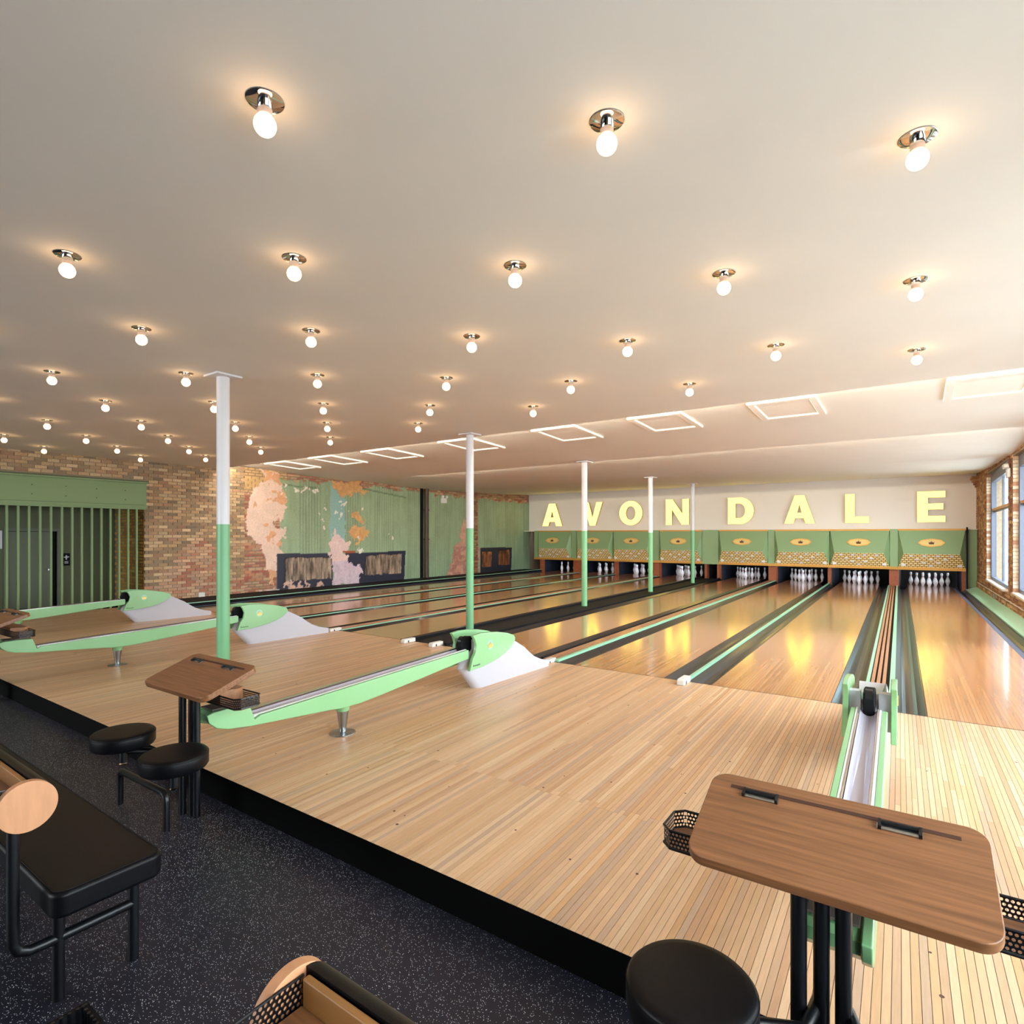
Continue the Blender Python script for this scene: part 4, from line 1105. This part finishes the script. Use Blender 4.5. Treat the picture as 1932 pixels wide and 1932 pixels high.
me.loops.add(quads.size); me.loops.foreach_set('vertex_index', quads.ravel().astype(np.int32))
me.polygons.add(len(quads)); me.polygons.foreach_set('loop_start', np.arange(0, quads.size, 4, dtype=np.int32))
me.update(calc_edges=True); me.validate()
at = me.color_attributes.new('tint', 'FLOAT_COLOR', 'POINT')
at.data.foreach_set('color', np.concatenate([C.reshape(-1, 3), np.ones((ny*nz_, 1))], 1).ravel().astype(np.float32))
M_old = mat('weathered_wall', rough=0.5, attr='tint', vary=0.10, scale=25, bump=0.15)
o = obj('weathered_surface', me, wl, M_old)
# solid wall behind, bricks in front where the wall is bare
YS0, YS1 = 3.0, 5.71       # opening of the recess behind the slatted screen (runs on to the left)
b = MB(); b.box(XL-0.3, XL-0.035, Y0-0.02, 23.2, Z_LOW, 3.6); b.box(XL-0.3, XL-0.012, YS1, Y0, Z_LOW, 3.6); b.box(XL-0.3, XL-0.012, YB, YS1, 2.62, 3.6)
b.build('mortar_bed', M_mortar, wl, off=(XL, 12, 0))
LB = [(196, 166, 126), (186, 154, 114), (172, 142, 108), (206, 180, 142), (182, 148, 112), (166, 130, 102), (192, 166, 130), (154, 130, 102), (140, 122, 98)]
bricks = []
z = Z_LOW; r = 0
while z < 3.2:
    y = 1.6+(BL/2 if r % 2 else 0)
    while y < Y0+0.1:
        ok = (y+BL/2 > YS1+0.05) or (z > 2.66)
        if ok:
            ya_, yb_ = max(y, YS1+0.0 if z < 2.66 else y), min(y+BL-0.012, Y0+0.06)
            if z <= 2.66 and yb_-ya_ < 0.03: y += BL; continue
            d = -XL*math.sin(YAW)+y*math.cos(YAW); u = 966+F_PX*(XL*math.cos(YAW)+y*math.sin(YAW))/d
            bricks.append((ya_, yb_, z, (1.0/d**2)*(1 if u > -40 else 0)*(1 if z > 0.1 else 0)+(0.00001 if z > 2.66 else 0)))
        y += BL
    z += CH; r += 1
bricks.sort(key=lambda t: -t[3])
def brk(b, ya_, yb_, z):
    b.cur = bcol(LB) if z > 0.9+0.5*math.sin(ya_*3) else bcol([(196, 156, 122), (184, 132, 104), (174, 116, 92), (202, 166, 134), (190, 158, 130), (180, 148, 124)])
    p = rnd.uniform(-0.003, 0.006)
    n = b.add([(XL+p, ya_, z), (XL+p, yb_, z), (XL+p, yb_, z+CH-0.012), (XL+p, ya_, z+CH-0.012), (XL-0.03, ya_, z), (XL-0.03, yb_, z), (XL-0.03, yb_, z+CH-0.012), (XL-0.03, ya_, z+CH-0.012)])
    for f in ((0,1,2,3),(4,0,3,7),(1,5,6,2),(3,2,6,7),(4,5,1,0)): b.face([n+i for i in f])
for t in bricks[:300]:
    b = MB(); brk(b, *t[:3]); b.build('brick', M_brick, wl, off=(XL, 12, 0))
b = MB()
for t in bricks[300:]: brk(b, *t[:3])
o = b.build('bricks', M_brick, wl, off=(XL, 12, 0)); o['kind'] = 'stuff'

# recess with door behind the slatted screen
XB = -15.3
b = MB(); b.box(XB-0.15, XB, YB, 3.74, Z_LOW, 3.0); b.box(XB-0.15, XB, 4.64, 5.9, Z_LOW, 3.0); b.box(XB-0.15, XB, 3.74, 4.64, 1.62, 3.0)
o = b.build('wall_left.001', M_roomgreen); tag(o, 'dark green wall with a door behind the slatted screen', 'wall', kind='structure')
rb = MB(); rb.box(XB, XL-0.013, YS1, YS1+0.12, Z_LOW, 2.68)
ro = empty('wall_left.002', (XB, YS1, 0), label='short brick return wall at the right end of the recess', cat='wall', kind='structure')
rb.build('mortar_bed', M_mortar, ro, off=(XB, YS1, 0))
b = MB(); z = Z_LOW; r = 0
while z < 2.6:
    x = XB+(0.1 if r % 2 else 0)
    while x < XL-0.05:
        b.cur = bcol([(206, 158, 84), (192, 142, 72), (214, 170, 98)]); x1 = min(x+BL-0.012, XL-0.012)  # golden palette, brightened to carry the recess's warm lamplight
        b.box(x, x1, YS1-0.006, YS1+0.02, z, z+CH-0.012); x += BL
    z += CH; r += 1
o = b.build('bricks', M_brick, ro, off=(XB, YS1, 0)); o['kind'] = 'stuff'
o = MB().box(XB-0.8, XL, YB, YS1+0.1, 2.64, 2.70).build('ceiling', M_roomgreen); tag(o, 'low dark ceiling of the recess', 'ceiling', kind='structure')
o = MB().box(XB-0.149, XB-0.10, 3.741, 4.639, Z_LOW, 1.619).build('wall_left.003', M_pit); tag(o, 'black panel standing in for darkness in the doorway behind the ajar door', 'wall', kind='structure')  # black panel painted in for the dark beyond the door
dr = empty('door_1', (XB, 4.19, 0), label='dark green door standing ajar behind the slats', cat='door', kind='structure')
of = (XB, 4.19, 0)
b = MB(); b.box(XB-0.02, XB+0.03, 3.70, 3.76, Z_LOW, 1.66); b.box(XB-0.02, XB+0.03, 4.60, 4.66, Z_LOW, 1.66); b.box(XB-0.02, XB+0.03, 3.76, 4.60, 1.60, 1.66); b.build('door_frame', M_doorgreen, dr, off=of)
b = MB(); b.box(XB-0.03, XB+0.01, 3.77, 4.51, Z_LOW+0.01, 1.59); b.build('door_leaf', M_doorgreen, dr, off=of)
MB().cyl((XB+0.01, 4.44, 0.78), (XB+0.06, 4.44, 0.78), 0.018, seg=12).build('door_handle', M_steel, dr, off=of)
sg = empty('sign', (XB+0.02, 4.77, 0.98), label='small black restroom sign with white symbol right of the door', cat='sign')
of = (XB+0.02, 4.77, 0.98)
MB().box(XB+0.002, XB+0.012, 4.70, 4.83, 0.85, 1.12).build('sign_plate', M_flatblack, sg, off=of)
b = MB()
b.prism([(4.765+p*0.05, 1.03+q*0.05) for p, q in [(-0.2, -1), (0.2, -1), (0.25, -0.2), (1, 0.1), (0.9, 0.45), (0.3, 0.3), (0.35, 0.6), (0.1, 1), (-0.25, 0.9), (-0.3, 0.35), (-0.9, 0.3), (-0.9, 0), (-0.3, -0.2)]], XB+0.012, XB+0.015, 'x'); b.build('sign_symbol', M_white, sg, off=of)
b = MB()
for k in range(2): b.box(XB+0.012, XB+0.014, 4.73, 4.80, 0.90+0.03*k, 0.915+0.03*k)
b.build('sign_lines', M_white, sg, off=of)
o = MB().box(XB+0.002, XB+0.006, 3.3, 3.68, 1.24, 1.61).build('notice', M_white); tag(o, 'white paper notice on the green wall at the left edge', 'notice')

sc_ = empty('slatted_screen', (XL+0.06, 4.3, 0), label='sage green screen of vertical bars under a deep header beam', cat='screen')
of = (XL+0.06, 4.3, 0)
b = MB(); b.box(XL+0.01, XL+0.10, YB+4, 5.71, 2.17, 2.64); b.box(XL-0.02, XL+0.16, YB+4, 5.73, 2.63, 2.66); b.build('header_beam', M_screengreen, sc_, off=of)
b = MB(); b.box(XL+0.0, XL+0.13, YB+4, 5.71, 2.10, 2.165); b.box(XL+0.02, XL+0.11, YB+4, 5.70, 2.07, 2.10); b.build('top_rail', M_screengreen, sc_, off=of)
ubars = [11, 32.5, 53, 74, 94.5, 115, 134.5, 152.5, 171.5, 189.5, 206.5, 223, 240, 256]
step = 0
for u in ubars:
    y = lwpt(u, 1000)[0]
    MB().box(XL+0.02, XL+0.065, y-0.017, y+0.017, 0.0, 2.07).build('bar', M_screengreen, sc_, off=of)
for k in range(1, 10):
    y = lwpt(11, 1000)[0]-0.19*k; MB().box(XL+0.02, XL+0.065, y-0.017, y+0.017, 0.0, 2.07).build('bar', M_screengreen, sc_, off=of)
b = MB()
for u, v1, v2 in ((57, 914.5, 932), (121, 918, 936), (178.5, 922.5, 939.5), (232.5, 926, 943)):
    for v in (v1, v2):
        y, z = lwpt(u, v); b.cyl((XL+0.10, y, z), (XL+0.104, y, z), 0.009, seg=8)
b.build('bolts', M_flatblack, sc_, off=of)

# pipe, emergency lights, outlet
pp_ = empty('wall_pipe', (XL+0.12, 14.43, 0), label='dark brown vertical pipe on the green boarding', cat='pipe'); of = (XL+0.12, 14.43, 0)
MB().box(XL-0.0, XL+0.05, 14.24, 14.34, 0.0, 3.1).build('pipe_shadow_strip', M_flatblack, pp_, off=of)  # black strip put in for the pipe's shadow on the boarding
MB().cyl((XL+0.10, 14.45, 0.0), (XL+0.10, 14.45, 3.1), 0.075, seg=20).build('pipe', M_pipe, pp_, off=of, smooth=50)
b = MB()
for z in (2.35, 1.35): b.cyl((XL+0.10, 14.45, z), (XL+0.10, 14.45, z+0.05), 0.095, seg=20)
b.build('coupling', M_pipe, pp_, off=of, smooth=50)
def elight(loc, rz, lab):
    e = empty('emergency_light', loc, rz, label=lab, cat='emergency light', group='twin-head emergency lights')
    MB().box(-0.14, 0.14, -0.05, 0.0, -0.09, 0.09).build('housing', M_ornament, e, bevel=0.01)
    for s in (-1, 1):
        MB().cyl((s*0.10, -0.03, 0.14), (s*0.10, -0.10, 0.13), 0.045, seg=14).build('lamp_head', M_ornament, e, smooth=40)
        MB().cyl((s*0.10, -0.03, 0.085), (s*0.10, -0.03, 0.13), 0.012, seg=8).build('bracket', M_ornament, e)
elight((XL+0.005, 15.40, 2.74), PI/2, 'white twin-head emergency light on the green boarding beyond the pipe')
elight((rwx(14.9)-0.005, 14.93, 2.74), -PI/2, 'white twin-head emergency light on the brick pier between windows')
ot = MB().box(XL+0.007, XL+0.04, 6.86, 7.0, -0.02+0.09, 0.17).build('outlet', M_ornament); tag(ot, 'white wall outlet low on the brick beside the leftmost return', 'outlet')
ot = MB().box(rwx(16.8)-0.06, rwx(16.8)-0.037, 16.75, 16.87, 0.10, 0.2).build('outlet', M_steel); tag(ot, 'metal outlet box low under the far window', 'outlet')
b = MB(); b.tube([(rwx(y)-0.048, y, 0.235) for y in (8.0, 12.0, 16.0, 20.3)], 0.008, seg=8); o = b.build('cable', M_ornament, None); tag(o, 'pale conduit running along the brick base under the windows', 'conduit')
